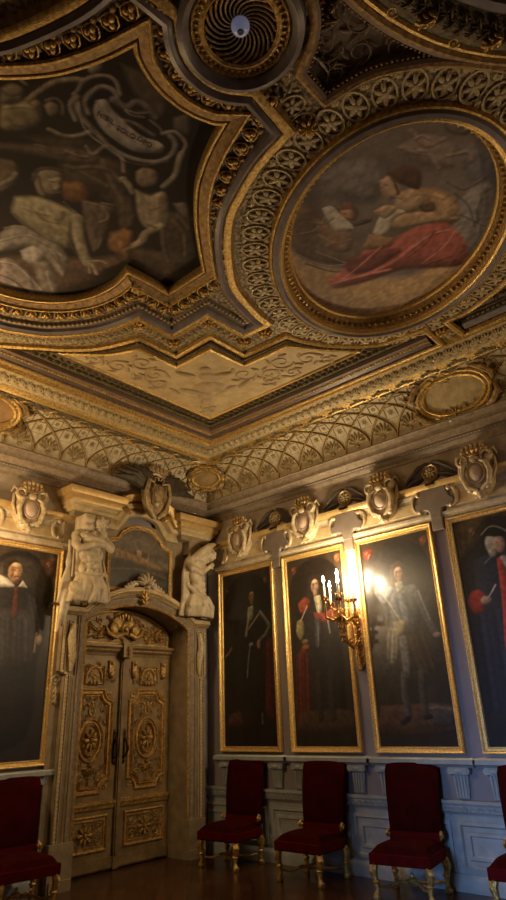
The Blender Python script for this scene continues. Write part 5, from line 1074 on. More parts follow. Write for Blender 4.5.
t = thing('ceiling_painting', 'dark round central ceiling painting cut off at the upper right corner of the view', 'painting', (0, 0, 0))
p = Paint(6.1, 8.9, -6.12, -3.32, .03, (.07, .07, .075))
for k in range(26): p.ell(6.2+2.6*rng.rand(), -6.1+2.7*rng.rand(), .08+.16*rng.rand(), .05+.1*rng.rand(), [(.34, .31, .30), (.18, .16, .15), (.40, .20, .14), (.16, .20, .27)][k % 4], .05, rng.rand()*3)
p.build('painted_panel', FRESCO, CB, 5.085, t, keep=lambda X, Y: np.hypot(X-7.5, Y-AX) < 1.40)
# ================================================================== CEILING LAMP
t = thing('ceiling_lamp', 'round gilded ceiling rosette with spiralling dark grille and a glass bulb at its centre', 'ceiling lamp', (5.235, -4.73, 5.04))
RC = ellipse(0, 0, .20, .20, 0, 44)[::-1]
mb = MB(); mb.sweep(RC, [(0, .04), (0, -.03), (.012, -.045), (.03, -.035), (.05, -.02), (.06, -.03), (.07, -.045), (.08, -.03)], True, CB, caps=False); stamps(mb, T_EGG, RC, .035, -.03, .034, True, .04, down=True); stamps(mb, T_LEAF, RC, .04, -.035, .03, True, .065, down=True); mb.build('gilded_ring', GOLD, t)
mb = MB(); mb.sweep(RC, [(.08, -.03), (.095, -.062), (.12, -.082), (.15, -.066), (.165, 0)], True, CB, caps=False); mb.build('outer_moulding', GREYB, t)
mb = MB(); mb.lathe([(.0, .045), (.2, .045), (.2, .05), (0, .05)], 32); mb.build('dark_recess', DARKO, t)
mb = MB()
for k in range(22):
    a0 = 2*PI*k/22; pts = []
    for s in np.linspace(0, 1, 9): r = .045+.15*s; a = a0+1.1*s**1.3; pts.append((r*math.cos(a), r*math.sin(a), .01-.03*s))
    mb.tube(pts, [.004+.004*s for s in np.linspace(0, 1, 9)], 5); mb.ell(pts[-1], (.012, .012, .008), nu=6, nv=4)
    q = pts[5]; mb.ell((q[0]*1.02, q[1]*1.02, q[2]+.01), (.007, .007, .005), nu=6, nv=4)
mb.build('grille', GOLDD, t)
mb = MB(); mb.ell((0, 0, -.005), .052, nu=24, nv=16); mb.lathe([(0, .03), (.02, .03), (.02, .045), (0, .045)], 12); mb.build('glass_bulb', mat('milky_glass', (.55, .58, .72), rough=.2, coat=.6, emis=(.45, .52, .85), estr=.12), t)
mb = MB(); mb.lathe([(0, -.060), (.014, -.060), (.020, -.052), (0, -.05)], 14); mb.build('bulb_cap', mat('blue_grey_glass', (.16, .18, .32), rough=.2), t)

# ================================================================== WALL CARTOUCHES, ROSETTES, BRACKETS
CART = mat('cartouche_stucco', (.74, .62, .42), (.50, .38, .20), rough=.45, metal=.12, scale=22, bump=.25, bscale=60)
SHIELD = mat('rosy_shield', (.66, .52, .42), (.56, .42, .30), rough=.45, scale=10, bump=.1)
LAB = {('R', .80): 'cream shield cartouche with crown above the portrait nearest the room corner', ('R', 1.98): 'cream shield cartouche above the portrait directly left of the lit sconce',
       ('R', 3.155): 'cream shield cartouche above the portrait of the man in grey armour', ('R', 4.345): 'cream shield cartouche above the portrait with the black tricorn, farthest right',
       ('L', -2.945): 'cream shield cartouche above the bearded man, left of the doorway'}
first = None
def make_cart():
    t = thing('shield_cartouche', '', 'cartouche', group='shield cartouches above the portraits')
    out = spline([(0, -.28), (.07, -.25), (.14, -.16), (.17, -.03), (.16, .08), (.19, .15), (.13, .20), (.05, .17), (0, .18), (-.05, .17), (-.13, .20), (-.19, .15), (-.16, .08), (-.17, -.03), (-.14, -.16), (-.07, -.25), (0, -.28)], 4)[:-1]
    mb = MB(); mb.poly(out, 0, .10, WB, bev=.03)
    for sx in (-1, 1):
        mb.tube([(sx*.02, -.11, -.22), (sx*.12, -.13, -.17), (sx*.155, -.14, -.04), (sx*.12, -.15, .07), (sx*.06, -.14, .10)], [.022, .028, .03, .025, .014], 8)
        mb.tube([(sx*(.135+.055*math.cos(q)), -.12, .14+.055*math.sin(q)) for q in np.linspace(-1.5, 3.6, 12)], [.026-.0013*i for i in range(12)], 7)
        mb.ell((sx*.115, -.125, .05), (.022, .02, .028)); mb.ell((sx*.10, -.11, -.20), (.04, .03, .03), rz(0))
    mb.ell((0, -.13, .12), (.06, .04, .045)); mb.ell((0, -.10, -.27), (.045, .04, .05)); mb.tube([(-.06, -.10, -.30), (0, -.12, -.28), (.06, -.10, -.30)], .018, 6)
    body = mb.build('scroll_surround', CART, t)
    mb = MB(); mb.ell((0, -.115, -.03), (.085, .055, .105), nu=16, nv=10); mb.tube([(.095*math.cos(q), -.135, -.03+.115*math.sin(q)) for q in np.linspace(0, 2*PI, 21)], .008, 5, cap=False); mb.build('shield', SHIELD, t)
    mb = MB()
    for k in range(-2, 3):
        mb.tube([(k*.03, -.09, .18), (k*.055, -.12, .23), (k*.05, -.10, .29)], [.016, .022, .014], 6); mb.ell((k*.052, -.11, .30-.012*abs(k)), (.024, .022, .026), nu=7, nv=5)
    mb.tube([(-.08, -.10, .185), (0, -.13, .17), (.08, -.10, .185)], .016, 6); mb.ell((.12, -.09, .24), (.035, .03, .03)); mb.ell((-.12, -.09, .24), (.035, .03, .03)); mb.build('crown', mat('crown_gilding', (.72, .52, .24), (.42, .28, .12), rough=.42, metal=.4, scale=30, bump=.4), t)
    for sx in (-1, 1):
        mb = MB(); mb.tube([(sx*.15, -.05, .18), (sx*.20, -.06, .12), (sx*.205, -.08, .0), (sx*.16, -.09, -.12)], [.014, .014, .018, .008], 6); mb.tube([(sx*.15, -.06, .19), (sx*.21, -.07, .22), (sx*.235, -.06, .15)], [.014, .018, .006], 6)
        mb.build('side_leaf', CART, t)
    return t
for i, (side, c, hw_) in enumerate(BAYS):
    o = make_cart() if first is None else copy_tree(first); first = first or o
    at_wall(o, side, c-(.02 if side == 'R' else .04), 3.90, .03); o['label'] = LAB[(side, c)]
# rosettes with drapery and lobed bracket plaques between bays
GAPS = [('R', 1.395, 'between the corner portrait bay and the next bay'), ('R', 2.565, 'above the gap where the lit sconce hangs'), ('R', 3.755, 'above the gap right of the man in grey armour')]
fr = fb = None
def make_ros():
    t = thing('draped_rosette', '', 'rosette', group='rosettes with drapery on the frieze')
    mb = MB(); mb.lathe([(0, 0), (.105, 0), (.105, .03), (.09, .045), (.075, .03), (.065, .02), (0, .02)], 24, Matrix.Rotation(PI/2, 4, 'X')); disc = mb.build('ring', mat('bronze_gilding', (.50, .36, .19), (.32, .22, .11), rough=.45, metal=.4, scale=30, bump=.3), t)
    mb = MB(); stamp(mb, T_ROS8, 0, 0, .02, 0, .14, B=WB, sz=.2); mb.build('petals', MED, disc)
    mb = MB()
    for sx in (-1, 1):
        mb.poly([(sx*.02, .13), (sx*.12, .10), (sx*.22, .0), (sx*.32, -.05), (sx*.355, -.13), (sx*.28, -.13), (sx*.18, -.10), (sx*.10, -.06)], 0, .03, WB, bev=.012)
        mb.tube([(sx*.03, -.02, .125), (sx*.13, -.04, .09), (sx*.24, -.045, .0), (sx*.34, -.03, -.08)], [.018, .024, .022, .01], 6); mb.tube([(sx*.10, -.03, -.03), (sx*.22, -.04, -.07), (sx*.34, -.03, -.12)], [.01, .02, .01], 6)
    mb.build('drapery', DRAPE, t); return t
def make_brk():
    t = thing('lobed_bracket', '', 'bracket', group='lobed plaques between the portrait bays')
    H_ = [(.07, -.27), (.085, -.18), (.13, -.155), (.19, -.175), (.235, -.14), (.24, -.07), (.195, -.035), (.175, .02), (.165, .08), (.125, .13), (.06, .155)]; P = spline([(-x, z) for x, z in H_]+[(0, .16)]+H_[::-1], 5)
    mb = MB(); mb.poly(P, 0, .055, WB, bev=.016); mb.build('plaque', TAUPE, t); mb = MB(); mb.poly([(-.07, -.40), (.07, -.40), (.07, -.2), (-.07, -.2)], .002, .05, WB, bev=.01); mb.build('stem', TAUPE, t); return t
for side, c, wh in GAPS:
    o = make_ros() if fr is None else copy_tree(fr); fr = fr or o; at_wall(o, side, c, 4.065, .014); o['label'] = 'small round rosette with dark drapery '+wh
    o = make_brk() if fb is None else copy_tree(fb); fb = fb or o; at_wall(o, side, c, 3.78, .014); o['label'] = 'brown lobed plaque '+wh
# cove cartouches
def oval_cart(label, side, u, s, a, b, mat_plate=CREAM, corner=False):
    t = thing('oval_cartouche', label, 'cartouche', group='oval cartouches in the ceiling cove')
    mb = MB(); E_ = ellipse(0, 0, a, b, 0, 40); mb.poly(E_, -.01, .03, WB, bev=.01); mb.build('plate', mat_plate, t)
    mb = MB(); mb.sweep(E_[::-1], [(-.01, .02), (-.01, .05), (.012, .065), (.035, .05), (.06, .065), (.08, .055), (.09, .02)], True, WB); mb.build('oval_rim', GOLD, t)
    mb = MB()
    for k in range(40):
        q = 2*PI*k/40; mb.ell(((a+.03)*math.cos(q), -.05, (b+.03)*math.sin(q)), (.014, .012, .014), nu=6, nv=4)
    for sx in (-1, 1):
        for sz in (-1, 1):
            T = T_SCR if sx*sz > 0 else T_SCR2
            stamp(mb, T, sx*a*1.15, sz*b*.95, .02, 0, a*.62, a*.62, .35, B=WB); stamp(mb, T, sx*a*.62, sz*b*1.32, .02, sx*.6, a*.42, a*.42, .2, B=WB)
            mb.tube([(sx*a*1.28, -.03, sz*b*.1), (sx*a*1.34, -.07, sz*b*.5), (sx*a*1.1, -.08, sz*b*1.0), (sx*a*.8, -.06, sz*b*1.25)], [.016, .034, .034, .014], 7)
            mb.tube([(sx*a*.1, -.03, sz*b*1.18), (sx*a*.35, -.07, sz*b*1.32), (sx*a*.6, -.06, sz*b*1.45)], [.012, .022, .008], 7)
            stamp(mb, T_LEAF, sx*a*1.45, sz*b*.55, .02, -sx*1.2*sz, a*.3, a*.55, .2, B=WB); stamp(mb, T_LEAF, sx*a*1.1, sz*b*1.25, .01, -sx*.8 if sz > 0 else PI+sx*.8, a*.28, a*.5, .2, B=WB)
    stamp(mb, T_SHELL, 0, b*1.25, .02, 0, a*.6, B=WB); stamp(mb, T_SHELL, 0, -b*1.25, .02, PI, a*.6, B=WB)
    mb.build('scrollwork', mat('old_gilt_scroll', (.58, .40, .17), (.22, .15, .08), rough=.42, metal=.5, scale=24, bump=.4), t)
    i, z, nx, nz = cove_pt(s); tilt = math.atan2(-nz, nx)      # lean towards the floor
    if corner:
        t.matrix_world = Matrix.Translation((i+.13, -i-.13, z-.04))@Matrix.Rotation(PI/4, 4, 'Z')@Matrix.Rotation(tilt, 4, 'X')
    elif side == 'R': t.matrix_world = Matrix.Translation((u, -i-.01, z))@Matrix.Rotation(tilt, 4, 'X')
    else: t.matrix_world = Matrix.Translation((i+.01, u, z))@Matrix.Rotation(PI/2, 4, 'Z')@Matrix.Rotation(tilt, 4, 'X')
    return t
PLATE = mat('ochre_marbled_plate', (.58, .46, .25), (.42, .32, .15), rough=.45, scale=14, bump=.15)
oval_cart('large gilt oval cartouche high in the right-hand cove near the right edge', 'R', 4.30, .37, .355, .195, PLATE)
oval_cart('small dark gilt oval cartouche in the corner of the cove where both walls meet', 'R', 0, .50, .185, .125, mat('amber_plate', (.40, .28, .12), (.28, .18, .07), rough=.45, scale=14), corner=True)
oval_cart('gilt oval cartouche in the left-hand cove, cut off by the left edge', 'L', -3.80, .5, .36, .18, mat('umber_painted_plate', (.46, .28, .11), (.30, .18, .08), rough=.5, scale=10))

# ================================================================== SCULPTURE
def sculpt(mb, name, m, parent=None, vox=.012, sm=4):
    o = mb.build(name, m, parent, normals=False)
    r = o.modifiers.new('remesh', 'REMESH'); r.mode = 'VOXEL'; r.voxel_size = vox; r.use_smooth_shade = True
    s_ = o.modifiers.new('smooth', 'SMOOTH'); s_.factor = .5; s_.iterations = sm
    return o
def capsule(mb, pts, rs, n=10): mb.tube(pts, rs, n); [mb.ell(p, r, nu=n, nv=6) for p, r in zip(pts, rs)]
def rot3(ax, ay, az): return np.array((Matrix.Rotation(az, 3, 'Z')@Matrix.Rotation(ay, 3, 'Y')@Matrix.Rotation(ax, 3, 'X')))
def hand(mb, c, d, side, s=1.0, curl=.5):
    """palm at c pointing along d with five separate bent fingers; side = direction across the palm"""
    c = Vector(c); d = Vector(d).normalized(); a = Vector(side); a = (a-d*a.dot(d)).normalized(); n = d.cross(a)
    capsule(mb, [tuple(c-d*.02*s), tuple(c+d*.04*s)], [.026*s, .030*s], 8)
    for k, L in enumerate((.062, .072, .068, .052)):
        b = c+d*.05*s+a*(k-1.5)*.019*s; m1 = b+d*L*.5*s-n*.010*curl*s; e = m1+d*L*.45*s-n*.03*curl*s; capsule(mb, [tuple(b), tuple(m1), tuple(e)], [.0095*s, .009*s, .008*s], 6)
    b = c-a*.028*s; m1 = b+d*.03*s-a*.022*s; e = m1+d*.028*s-a*.004*s; capsule(mb, [tuple(b), tuple(m1), tuple(e)], [.012*s, .0105*s, .009*s], 6)
def head(mb, c, yawr, pitch, s=1.0, beard=True, rollr=0):
    R = rot3(pitch, rollr, yawr); c = np.array(c)
    E = lambda p, r, rr=None: mb.ell(tuple(c+R@(np.array(p)*s)), tuple(np.array(r)*s), R if rr is None else R@rr, nu=12, nv=8)
    E((0, .01, .02), (.075, .092, .10)); E((0, -.035, -.035), (.055, .055, .07)); E((0, -.092, -.005), (.013, .022, .022)); E((0, -.082, .022), (.012, .02, .03))
    E((-.03, -.075, .035), (.026, .016, .012)); E((.03, -.075, .035), (.026, .016, .012)); E((-.032, -.058, -.012), (.024, .03, .022)); E((.032, -.058, -.012), (.024, .03, .022))
    E((0, -.082, -.045), (.024, .014, .010)); E((0, -.078, -.06), (.022, .014, .010)); E((-.078, .01, 0), (.012, .02, .028)); E((.078, .01, 0), (.012, .02, .028))
    if beard:
        for k in range(9): q = -1.2+.3*k; E((.05*math.sin(q), -.06*math.cos(q), -.09-.012*math.cos(q*2)), (.022, .022, .035))
def curls(mb, c, s, n, up=1, seed=3):
    r = np.random.RandomState(seed); c = np.array(c)
    for k in range(n):
        v = r.normal(size=3); v /= np.linalg.norm(v); v[2] = abs(v[2])*up+.05; p = c+v*np.array([.085, .095, .10])*s; mb.ell(tuple(p), tuple(np.array([.024, .024, .02])*s*(.8+.5*r.rand())), nu=8, nv=5)
# left figure: frontal torso, arms folded, bearded head bowed to its right
t = thing('caryatid_sculpture', 'white stucco male half-figure with folded arms carrying the cornice left of the overdoor painting', 'sculpture', (.14, DY-.90, 2.86), PI/2, 'stucco figures flanking the overdoor painting')
mb = MB()
for p, r in [((0, -.10, .42), (.135, .10, .12)), ((0, -.10, .56), (.150, .10, .12)), ((0, -.09, .70), (.175, .115, .13)), ((0, -.10, .30), (.15, .11, .12)), ((-.075, -.17, .72), (.085, .05, .065)), ((.075, -.17, .72), (.085, .05, .065)), ((-.19, -.09, .78), (.075, .075, .075)), ((.19, -.09, .78), (.075, .075, .075)), ((0, -.06, .82), (.12, .07, .05))]: mb.ell(p, r, nu=16, nv=10)
for k, z in enumerate((.36, .44, .52)):
    for sx in (-1, 1): mb.ell((sx*.045, -.195+.004*k, z), (.04, .02, .035), nu=10, nv=6)
for sx in (-1, 1): mb.ell((sx*.115, -.14, .58), (.04, .04, .07)); mb.ell((sx*.12, -.13, .38), (.04, .05, .08))
capsule(mb, [(-.21, -.10, .77), (-.245, -.16, .66), (-.22, -.20, .60)], [.058, .055, .048]); capsule(mb, [(-.22, -.20, .60), (-.06, -.26, .66), (.09, -.24, .68)], [.047, .042, .034])
capsule(mb, [(.21, -.10, .78), (.25, -.16, .69), (.22, -.21, .65)], [.058, .055, .048]); capsule(mb, [(.22, -.21, .65), (.06, -.24, .73), (-.08, -.22, .75)], [.046, .040, .033])
hand(mb, (.12, -.24, .685), (.9, .1, .25), (0, 0, 1), .95, .4); hand(mb, (-.11, -.22, .755), (-.9, .1, .2), (0, 0, -1), .95, .4)
capsule(mb, [(0, -.08, .80), (.05, -.12, .87)], [.062, .055]); head(mb, (.08, -.16, .915), -.75, .6, 1.0, True, -.25); curls(mb, (.105, -.13, .945), 1.1, 44)
sculpt(mb, 'body', MARBLE, t, .0085, 2)
mb = MB()
for k in range(16):    # drapery round the hips and falling on both sides
    a = -1.5+3.0*k/15; x0 = .17*math.sin(a); y0 = -.11-.10*math.cos(a)
    capsule(mb, [(x0, y0, .29), (x0*1.25+.02*math.sin(k*2), y0-.02, .16), (x0*1.5, y0*.9, .02)], [.022, .036, .03], 7)
capsule(mb, [(.20, -.10, .36), (.0, -.22, .24), (-.20, -.10, .12)], [.03, .045, .03]); capsule(mb, [(-.17, -.1, .33), (-.02, -.23, .26), (.02, -.24, .10), (-.02, -.2, 0)], [.025, .035, .03, .03])
for k in range(5): capsule(mb, [(.20+.015*k, -.07, .55-.05*k), (.25+.01*k, -.10, .30-.03*k), (.30+.012*k, -.05, .06)], [.014, .026, .018], 7)
for k in range(4): capsule(mb, [(-.24-.01*k, -.05, .72), (-.29+.01*k, -.08, .45), (-.25-.03*k, -.09, .2), (-.30-.02*k, -.06, -.02)], [.014, .024, .026, .018], 7)
mb.ell((-.17, -.17, .12), (.14, .06, .07), rot3(0, .6, 0), nu=14, nv=8)
for k in range(7): capsule(mb, [(-.20+.055*k, -.15, .12), (-.23+.06*k, -.15, .04), (-.26+.06*k+.02*math.sin(k*2), -.14, -.005)], [.03, .034, .026], 7)
capsule(mb, [(-.28, -.08, .10), (-.31, -.07, -.15), (-.33, -.05, -.34)], [.04, .035, .015]); capsule(mb, [(-.24, -.08, .0), (-.27, -.07, -.16), (-.27, -.05, -.28)], [.035, .03, .015])
sculpt(mb, 'drapery', MARBLE, t, .0095, 2)
mb = MB()
mb.box(-.15, .0, -.17, 0, .86, 1.06); mb.ell((-.075, -.17, .90), (.075, .04, .05)); mb.ell((-.075, -.18, .99), (.07, .03, .04)); mb.box(-.18, .18, -.09, 0, .3, 1.04)
sculpt(mb, 'backing', MARBLE, t, .012, 2)
# right figure: twisted torso, one arm raised to the cornice, head bowed away
t = thing('caryatid_sculpture', 'white stucco male half-figure with one arm raised overhead right of the overdoor painting', 'sculpture', (.14, DY+.86, 2.86), PI/2, 'stucco figures flanking the overdoor painting')
mb = MB(); tw = lambda z: .35*z
for p, r, q in [((.02, -.10, .26), (.15, .11, .12), .1), ((.0, -.12, .38), (.13, .10, .11), .2), ((-.03, -.14, .52), (.14, .10, .12), .3), ((-.02, -.14, .66), (.165, .115, .12), .4), ((.05, -.18, .66), (.08, .05, .07), .4), ((-.09, -.19, .62), (.07, .05, .08), .4), ((.14, -.12, .76), (.08, .07, .07), 0), ((-.15, -.12, .72), (.075, .07, .08), 0)]: mb.ell(p, r, rot3(0, .2, q), nu=16, nv=10)
for k, z in enumerate((.34, .42, .50)):
    for sx in (-1, 1): mb.ell((sx*.042+.0-.01*k, -.205, z), (.038, .02, .033), nu=10, nv=6)
capsule(mb, [(-.15, -.13, .75), (-.17, -.20, .62), (-.05, -.25, .56)], [.056, .05, .044]); capsule(mb, [(-.05, -.25, .56), (.08, -.25, .64)], [.042, .033]); hand(mb, (.11, -.25, .67), (.75, 0, .4), (-.4, 0, .8), .95, .5)
capsule(mb, [(-.08, -.17, .78), (.02, -.22, .88), (.14, -.22, .97)], [.068, .062, .052]); capsule(mb, [(.14, -.22, .97), (.25, -.18, 1.02)], [.05, .036]); hand(mb, (.285, -.16, 1.03), (.9, .1, .2), (0, 1, 0), .95, .6)
capsule(mb, [(.07, -.12, .80), (.15, -.16, .85)], [.06, .052]); head(mb, (.20, -.17, .855), .9, .5, .85, False, .3); curls(mb, (.205, -.15, .87), .88, 34, seed=5)
sculpt(mb, 'body', MARBLE, t, .0085, 2)
mb = MB()
for k in range(16):
    a = -1.5+3.0*k/15; x0 = .17*math.sin(a)+.02; y0 = -.11-.10*math.cos(a)
    capsule(mb, [(x0, y0, .25), (x0*1.2+.03*math.sin(k*2), y0-.02, .12), (x0*1.3+.03, y0*.9, .0)], [.022, .036, .03], 7)
for k in range(5): capsule(mb, [(-.10-.02*k, -.07, .85-.03*k), (-.16-.018*k, -.09, .55), (-.15-.02*k, -.08, .22), (-.19-.02*k, -.06, 0)], [.02, .034, .034, .024], 7)
capsule(mb, [(-.20, -.12, .40), (.0, -.23, .22), (.18, -.14, .16)], [.03, .045, .03]); mb.ell((.14, -.14, .07), (.12, .06, .07), nu=14, nv=8); 
for k in range(7): capsule(mb, [(-.18+.05*k, -.15, .08), (-.19+.055*k, -.14, .03), (-.18+.06*k, -.13, -.005)], [.03, .034, .026], 7)
sculpt(mb, 'drapery', MARBLE, t, .0095, 2)

# crest over the pediment: shield with crown between two dark spread wings
t = thing('coat_of_arms', 'pale crowned shield between two dark wings where the door pediment meets the cove', 'coat of arms', (.30, DY+.0, 4.38), PI/2); t.scale = (1.35, 1.2, 1.35)
mb = MB(); out = spline([(0, -.24), (.10, -.16), (.145, 0), (.12, .12), (.0, .14), (-.12, .12), (-.145, 0), (-.10, -.16), (0, -.24)], 4)[:-1]
mb.poly(out, -.02, .06, WB, bev=.025)
for sx in (-1, 1): mb.tube([(sx*.01, -.06, -.25), (sx*.11, -.08, -.15), (sx*.15, -.09, 0), (sx*.12, -.09, .13), (sx*.05, -.08, .12)], [.02, .026, .026, .022, .012], 8)
mb.ell((0, -.06, -.01), (.10, .05, .13), nu=14, nv=8)
CART2 = mat('aged_crest_stucco', (.54, .41, .22), (.30, .21, .10), rough=.45, metal=.2, scale=26, bump=.35, bscale=60)
for k in range(9): mb.tube([(-.08+.02*k, -.10, -.12+.006*k), (-.07+.02*k, -.108, .09)], .005, 4)
mb.build('shield', CART2, t)
mb = MB(); mb.tube([(.10*math.cos(q), -.05-.05*math.sin(q), .20+.01*math.sin(q*4)) for q in np.linspace(0, 2*PI, 19)], .018, 6, cap=False)
for k in range(9): q = PI*k/8; mb.ell((.115*math.cos(q), -.05-.07*math.sin(q), .25), (.022, .02, .034), nu=7, nv=5)
mb.ell((0, -.06, .23), (.10, .06, .03)); mb.tube([(-.05, -.09, .13), (-.06, -.1, .16), (-.03, -.12, .17), (-.01, -.1, .14)], .01, 5); mb.tube([(.05, -.09, .13), (.06, -.1, .16), (.03, -.12, .17), (.01, -.1, .14)], .01, 5)
mb.build('crown', CART2, t)
for sx in (-1, 1):
    mb = MB()
    for k in range(7):
        a = .15+.24*k; L = .46-.035*k
        mb.tube([(sx*.08, -.02, .05), (sx*(.08+L*.5*math.cos(a)), -.05, .05+L*.45*math.sin(a)+.03), (sx*(.08+L*math.cos(a)), -.02-.01*k, .05+L*math.sin(a)*.75)], [.034, .055, .012], 7)
    mb.build('wing', mat('dark_wing', (.10, .075, .05), (.05, .04, .03), rough=.5, metal=.2, scale=20, bump=.4), t)

# ================================================================== SCONCE (bronze gilt, lit electric candles)
t = thing('wall_sconce', 'gilt bronze wall sconce with lit candles between the second and third portraits', 'wall sconce', (2.565, -.005, 0))
SG = mat('sconce_bronze_gilt', (.80, .50, .18), (.22, .11, .04), rough=.3, metal=.9, scale=50, bump=.7, bscale=90)
mb = MB(); mb.poly(spline([(0, 2.0), (.035, 2.07), (.06, 2.2), (.075, 2.4), (.07, 2.55), (.04, 2.62), (.03, 2.68), (0, 2.70), (-.03, 2.68), (-.04, 2.62), (-.07, 2.55), (-.075, 2.4), (-.06, 2.2), (-.035, 2.07), (0, 2.0)], 3)[:-1], 0, .035, WB, bev=.012)
for z, s_ in ((2.08, .10), (2.18, .13), (2.30, .15), (2.43, .16), (2.55, .13)): stamp(mb, T_LEAF, 0, z, .035, 0, s_, .16, .3, B=WB); stamp(mb, T_SCR, .045, z, .035, 0, .06, B=WB); stamp(mb, T_SCR2, -.045, z, .035, 0, .06, B=WB)
mb.ell((0, -.05, 2.02), (.025, .03, .04)); mb.ell((0, -.06, 2.62), (.04, .04, .05)); plate = mb.build('wall_plate', SG, t)
mb = MB(); mb.tube([(0, -.04, 2.30), (0, -.16, 2.24), (0, -.28, 2.30), (0, -.33, 2.44), (0, -.36, 2.58)], [.016, .021, .023, .021, .018], 8)
mb.tube([(0, -.04, 2.5), (0, -.14, 2.56), (0, -.25, 2.50), (0, -.33, 2.52)], [.014, .02, .018, .014], 7)
for z, r in ((2.36, .032), (2.45, .036), (2.53, .030), (2.60, .045)):
    for k in range(8): q = 2*PI*k/8; mb.ell((r*math.cos(q), -.345+r*math.sin(q), z), (.011, .011, .026), nu=6, nv=4)
for k in range(6): mb.tube([(0, -.10-.04*k, 2.26+.01*k), (.03*(-1)**k, -.12-.04*k, 2.30), (.05*(-1)**k, -.10-.04*k, 2.33)], [.01, .014, .005], 5)
arm = mb.build('main_arm', SG, t)
CP = [(0, 0, 2.83, 3.07)]+[(.17*math.cos(q), .17*math.sin(q), 2.74+.03*(k % 2), 2.96+.03*(k % 2)) for k, q in enumerate([PI/5+2*PI*k/5-.35 for k in range(5)])]
for k, (dx, dy, z0, z1) in enumerate(CP):
    x, y = dx, -.36+dy
    mb = MB()
    if k: mb.tube([(0, -.36, 2.58), (dx*.5, -.36+dy*.5, 2.52), (dx*1.0, y, 2.56), (dx*1.05, y, z0-.06)], [.014, .016, .014, .012], 6); mb.tube([(dx*.4+.05*math.cos(q), -.36+dy*.4, 2.60+.05*math.sin(q)) for q in np.linspace(0, 5, 10)], .009, 5)
    else: mb.tube([(0, -.36, 2.56), (0, -.36, z0-.05)], .018, 8)
    mb.build('branch', SG, t)
    mb = MB(); mb.lathe([(0, z0-.06), (.016, z0-.055), (.012, z0-.03), (.03, z0-.015), (.044, z0), (.046, z0+.006), (.02, z0), (.017, z0+.03), (0, z0+.03)], 12, Matrix.Translation((x, y, 0)))
    for j in range(6): q = 2*PI*j/6; mb.ell((x+.042*math.cos(q), y+.042*math.sin(q), z0-.016), (.006, .006, .016), nu=6, nv=4)
    mb.build('drip_pan', SG, t)
    mb = MB(); mb.lathe([(0, z0), (.012, z0), (.012, z1-.04), (0, z1-.04)], 10, Matrix.Translation((x, y, 0))); cn = mb.build('candle', WAX, t)
    mb = MB(); mb.lathe([(0, z1-.04), (.009, z1-.035), (.017, z1-.012), (.012, z1+.015), (.003, z1+.04), (0, z1+.04)], 10, Matrix.Translation((x, y, 0))); mb.build('flame_bulb', FLAME, cn)
    l = point("candle_light", (0, 0, 0), CANDLE_W, .03, (1, .76, .46)); l.parent = t; l.location = (x*1.0, y-.0, z1+.075)

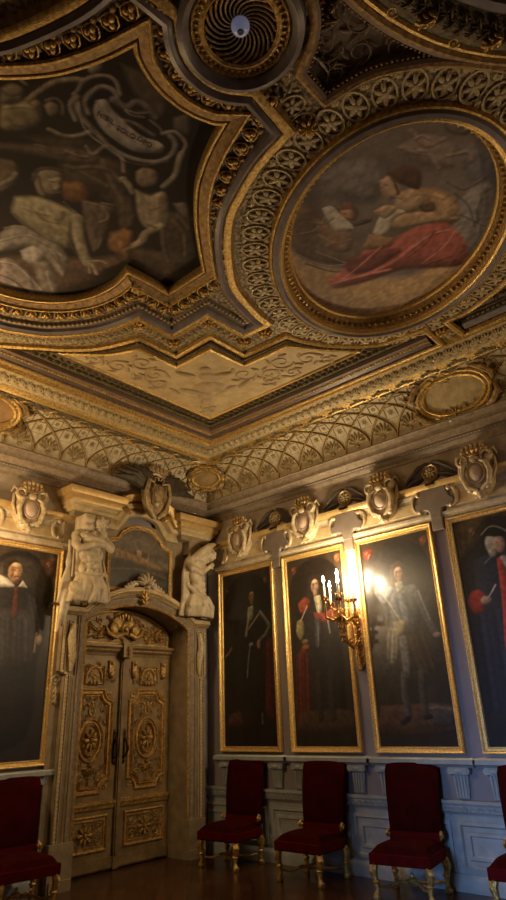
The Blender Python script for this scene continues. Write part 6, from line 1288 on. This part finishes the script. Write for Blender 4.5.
# ================================================================== CHAIRS
def make_chair():
    t = thing('side_chair', '', 'chair', group='crimson velvet chairs along the walls')
    # local: front towards -y, origin on the floor under the seat centre
    mb = MB(); P = [(-.29, -.28), (.29, -.28), (.27, .24), (-.27, .24)]
    mb.sweep(P, [(0, .27), (0, .355), (.004, .36)], True, CB); mb.poly(P, .27, .28, CB); mb.build('seat_rail', VELB, t)
    mb = MB(); n = 12; V = []; 
    for j in range(n+1):
        for i in range(n+1):
            u, v = i/n*2-1, j/n*2-1; hwid = .29+(.27-.29)*(v+1)/2; r = (1-abs(u)**6)*(1-abs(v)**6); V.append((u*hwid*1.0, -.28+.52*(v+1)/2, .345+.085*r**.6+.012*math.cos(u*1.5)*math.cos(v*1.5)))
    f = [(j*(n+1)+i, j*(n+1)+i+1, (j+1)*(n+1)+i+1, (j+1)*(n+1)+i) for j in range(n) for i in range(n)]; mb.add(V, f); mb.add([(q[0], q[1], .34) for q in V], f); mb.build('seat', VELVET, t)
    mb = MB(); n = 10; V = []; 
    for s_ in (-1, 1):
        for j in range(n+1):
            for i in range(n+1):
                u, v = i/n*2-1, j/n; z = .40+.67*v; wd = (.27-.012*math.cos(v*PI))*(1-.04*max(0, v-.93)/.07*abs(u)**3); th = .028+.018*(1-abs(u)**5)*(1-abs(2*v-1)**8); y = .235+.10*v*v; 
                z -= .015*abs(u)**4*(v > .9); V.append((u*wd, y+s_*th, z))
    k = (n+1)**2; f = [(s_*k+j*(n+1)+i, s_*k+j*(n+1)+i+1, s_*k+(j+1)*(n+1)+i+1, s_*k+(j+1)*(n+1)+i) for s_ in (0, 1) for j in range(n) for i in range(n)]
    ed = [i for i in range(n+1)]+[j*(n+1)+n for j in range(1, n+1)]+[n*(n+1)+i for i in range(n-1, -1, -1)]+[j*(n+1) for j in range(n-1, 0, -1)]
    f += [(ed[i], ed[(i+1) % len(ed)], k+ed[(i+1) % len(ed)], k+ed[i]) for i in range(len(ed))]; mb.add(V, f); mb.build('backrest', VELVET, t)
    mb = MB(); mb.sweep([(-.255, .20), (-.255, .27), (.255, .27), (.255, .20)], [(0, .39), (.0, .47)], False, CB); mb.box(-.26, .26, .19, .205, .40, .475); mb.build('back_rail', VELB, t)
    for sx in (-1, 1):
        mb = MB(); mb.ell((sx*.265, .19, .45), (.018, .03, .022)); mb.tube([(sx*.265, .16, .43), (sx*.272, .14, .46), (sx*.265, .18, .49), (sx*.262, .22, .47)], .012, 6); mb.build('carved_bracket', GOLD, t)
        for y, rear in ((-.245, 0), (.215, 1)):
            mb = MB(); x = sx*.25
            mb.tube([(x, y, .28), (x+sx*.018, y-(.012 if not rear else -.01), .22), (x+sx*.006, y, .14), (x-sx*.004, y, .07), (x+sx*.008, y-(.008 if not rear else -.008), .03)], [.034, .040, .026, .021, .028], 8)
            mb.lathe([(0, 0), (.032, 0), (.038, .015), (.034, .035), (.02, .045), (0, .045)], 12, Matrix.Translation((x+sx*.008, y, 0))); mb.lathe([(.024, .12), (.036, .135), (.024, .15)], 12, Matrix.Translation((x, y, 0)))
            stamp(mb, T_LEAF, x, .225, -y+.028, 0, .045, .07, .05, B=WB); mb.build('leg', GOLD, t)
    mb = MB()
    for sx in (-1, 1):
        mb.tube([(sx*.25, -.24, .10), (sx*.17, -.17, .085), (sx*.09, -.08, .115), (0, 0, .10)], [.010, .014, .016, .016], 7); mb.tube([(sx*.25, .21, .10), (sx*.15, .13, .085), (0, 0, .10)], [.010, .014, .016], 7)
        stamp(mb, T_SCR if sx > 0 else T_SCR2, sx*.055, .11, .06, 0, .07, B=WB)
    mb.ell((0, 0, .115), (.045, .045, .03)); mb.ell((0, 0, .15), (.018, .018, .03)); mb.build('stretcher', GOLD, t); return t
CH = [((.79, -.385, 0), .08, 'crimson velvet chair nearest the room corner, right beside the doorcase'), ((1.985, -.40, 0), .03, 'crimson velvet chair below the portrait directly left of the lit sconce'),
      ((3.13, -.40, 0), .16, 'crimson velvet chair standing below the portrait of the armoured man'), ((4.29, -.42, 0), .06, 'crimson velvet chair cut off by the right edge, below the tricorn portrait'),
      ((.40, -2.84, 0), PI/2-.10, 'crimson velvet chair left of the doorway, cut off by the left edge')]
c0 = None
for loc, a, lab in CH:
    o = make_chair() if c0 is None else copy_tree(c0); c0 = c0 or o; o.location = loc; o.rotation_euler = (0, 0, a); o['label'] = lab
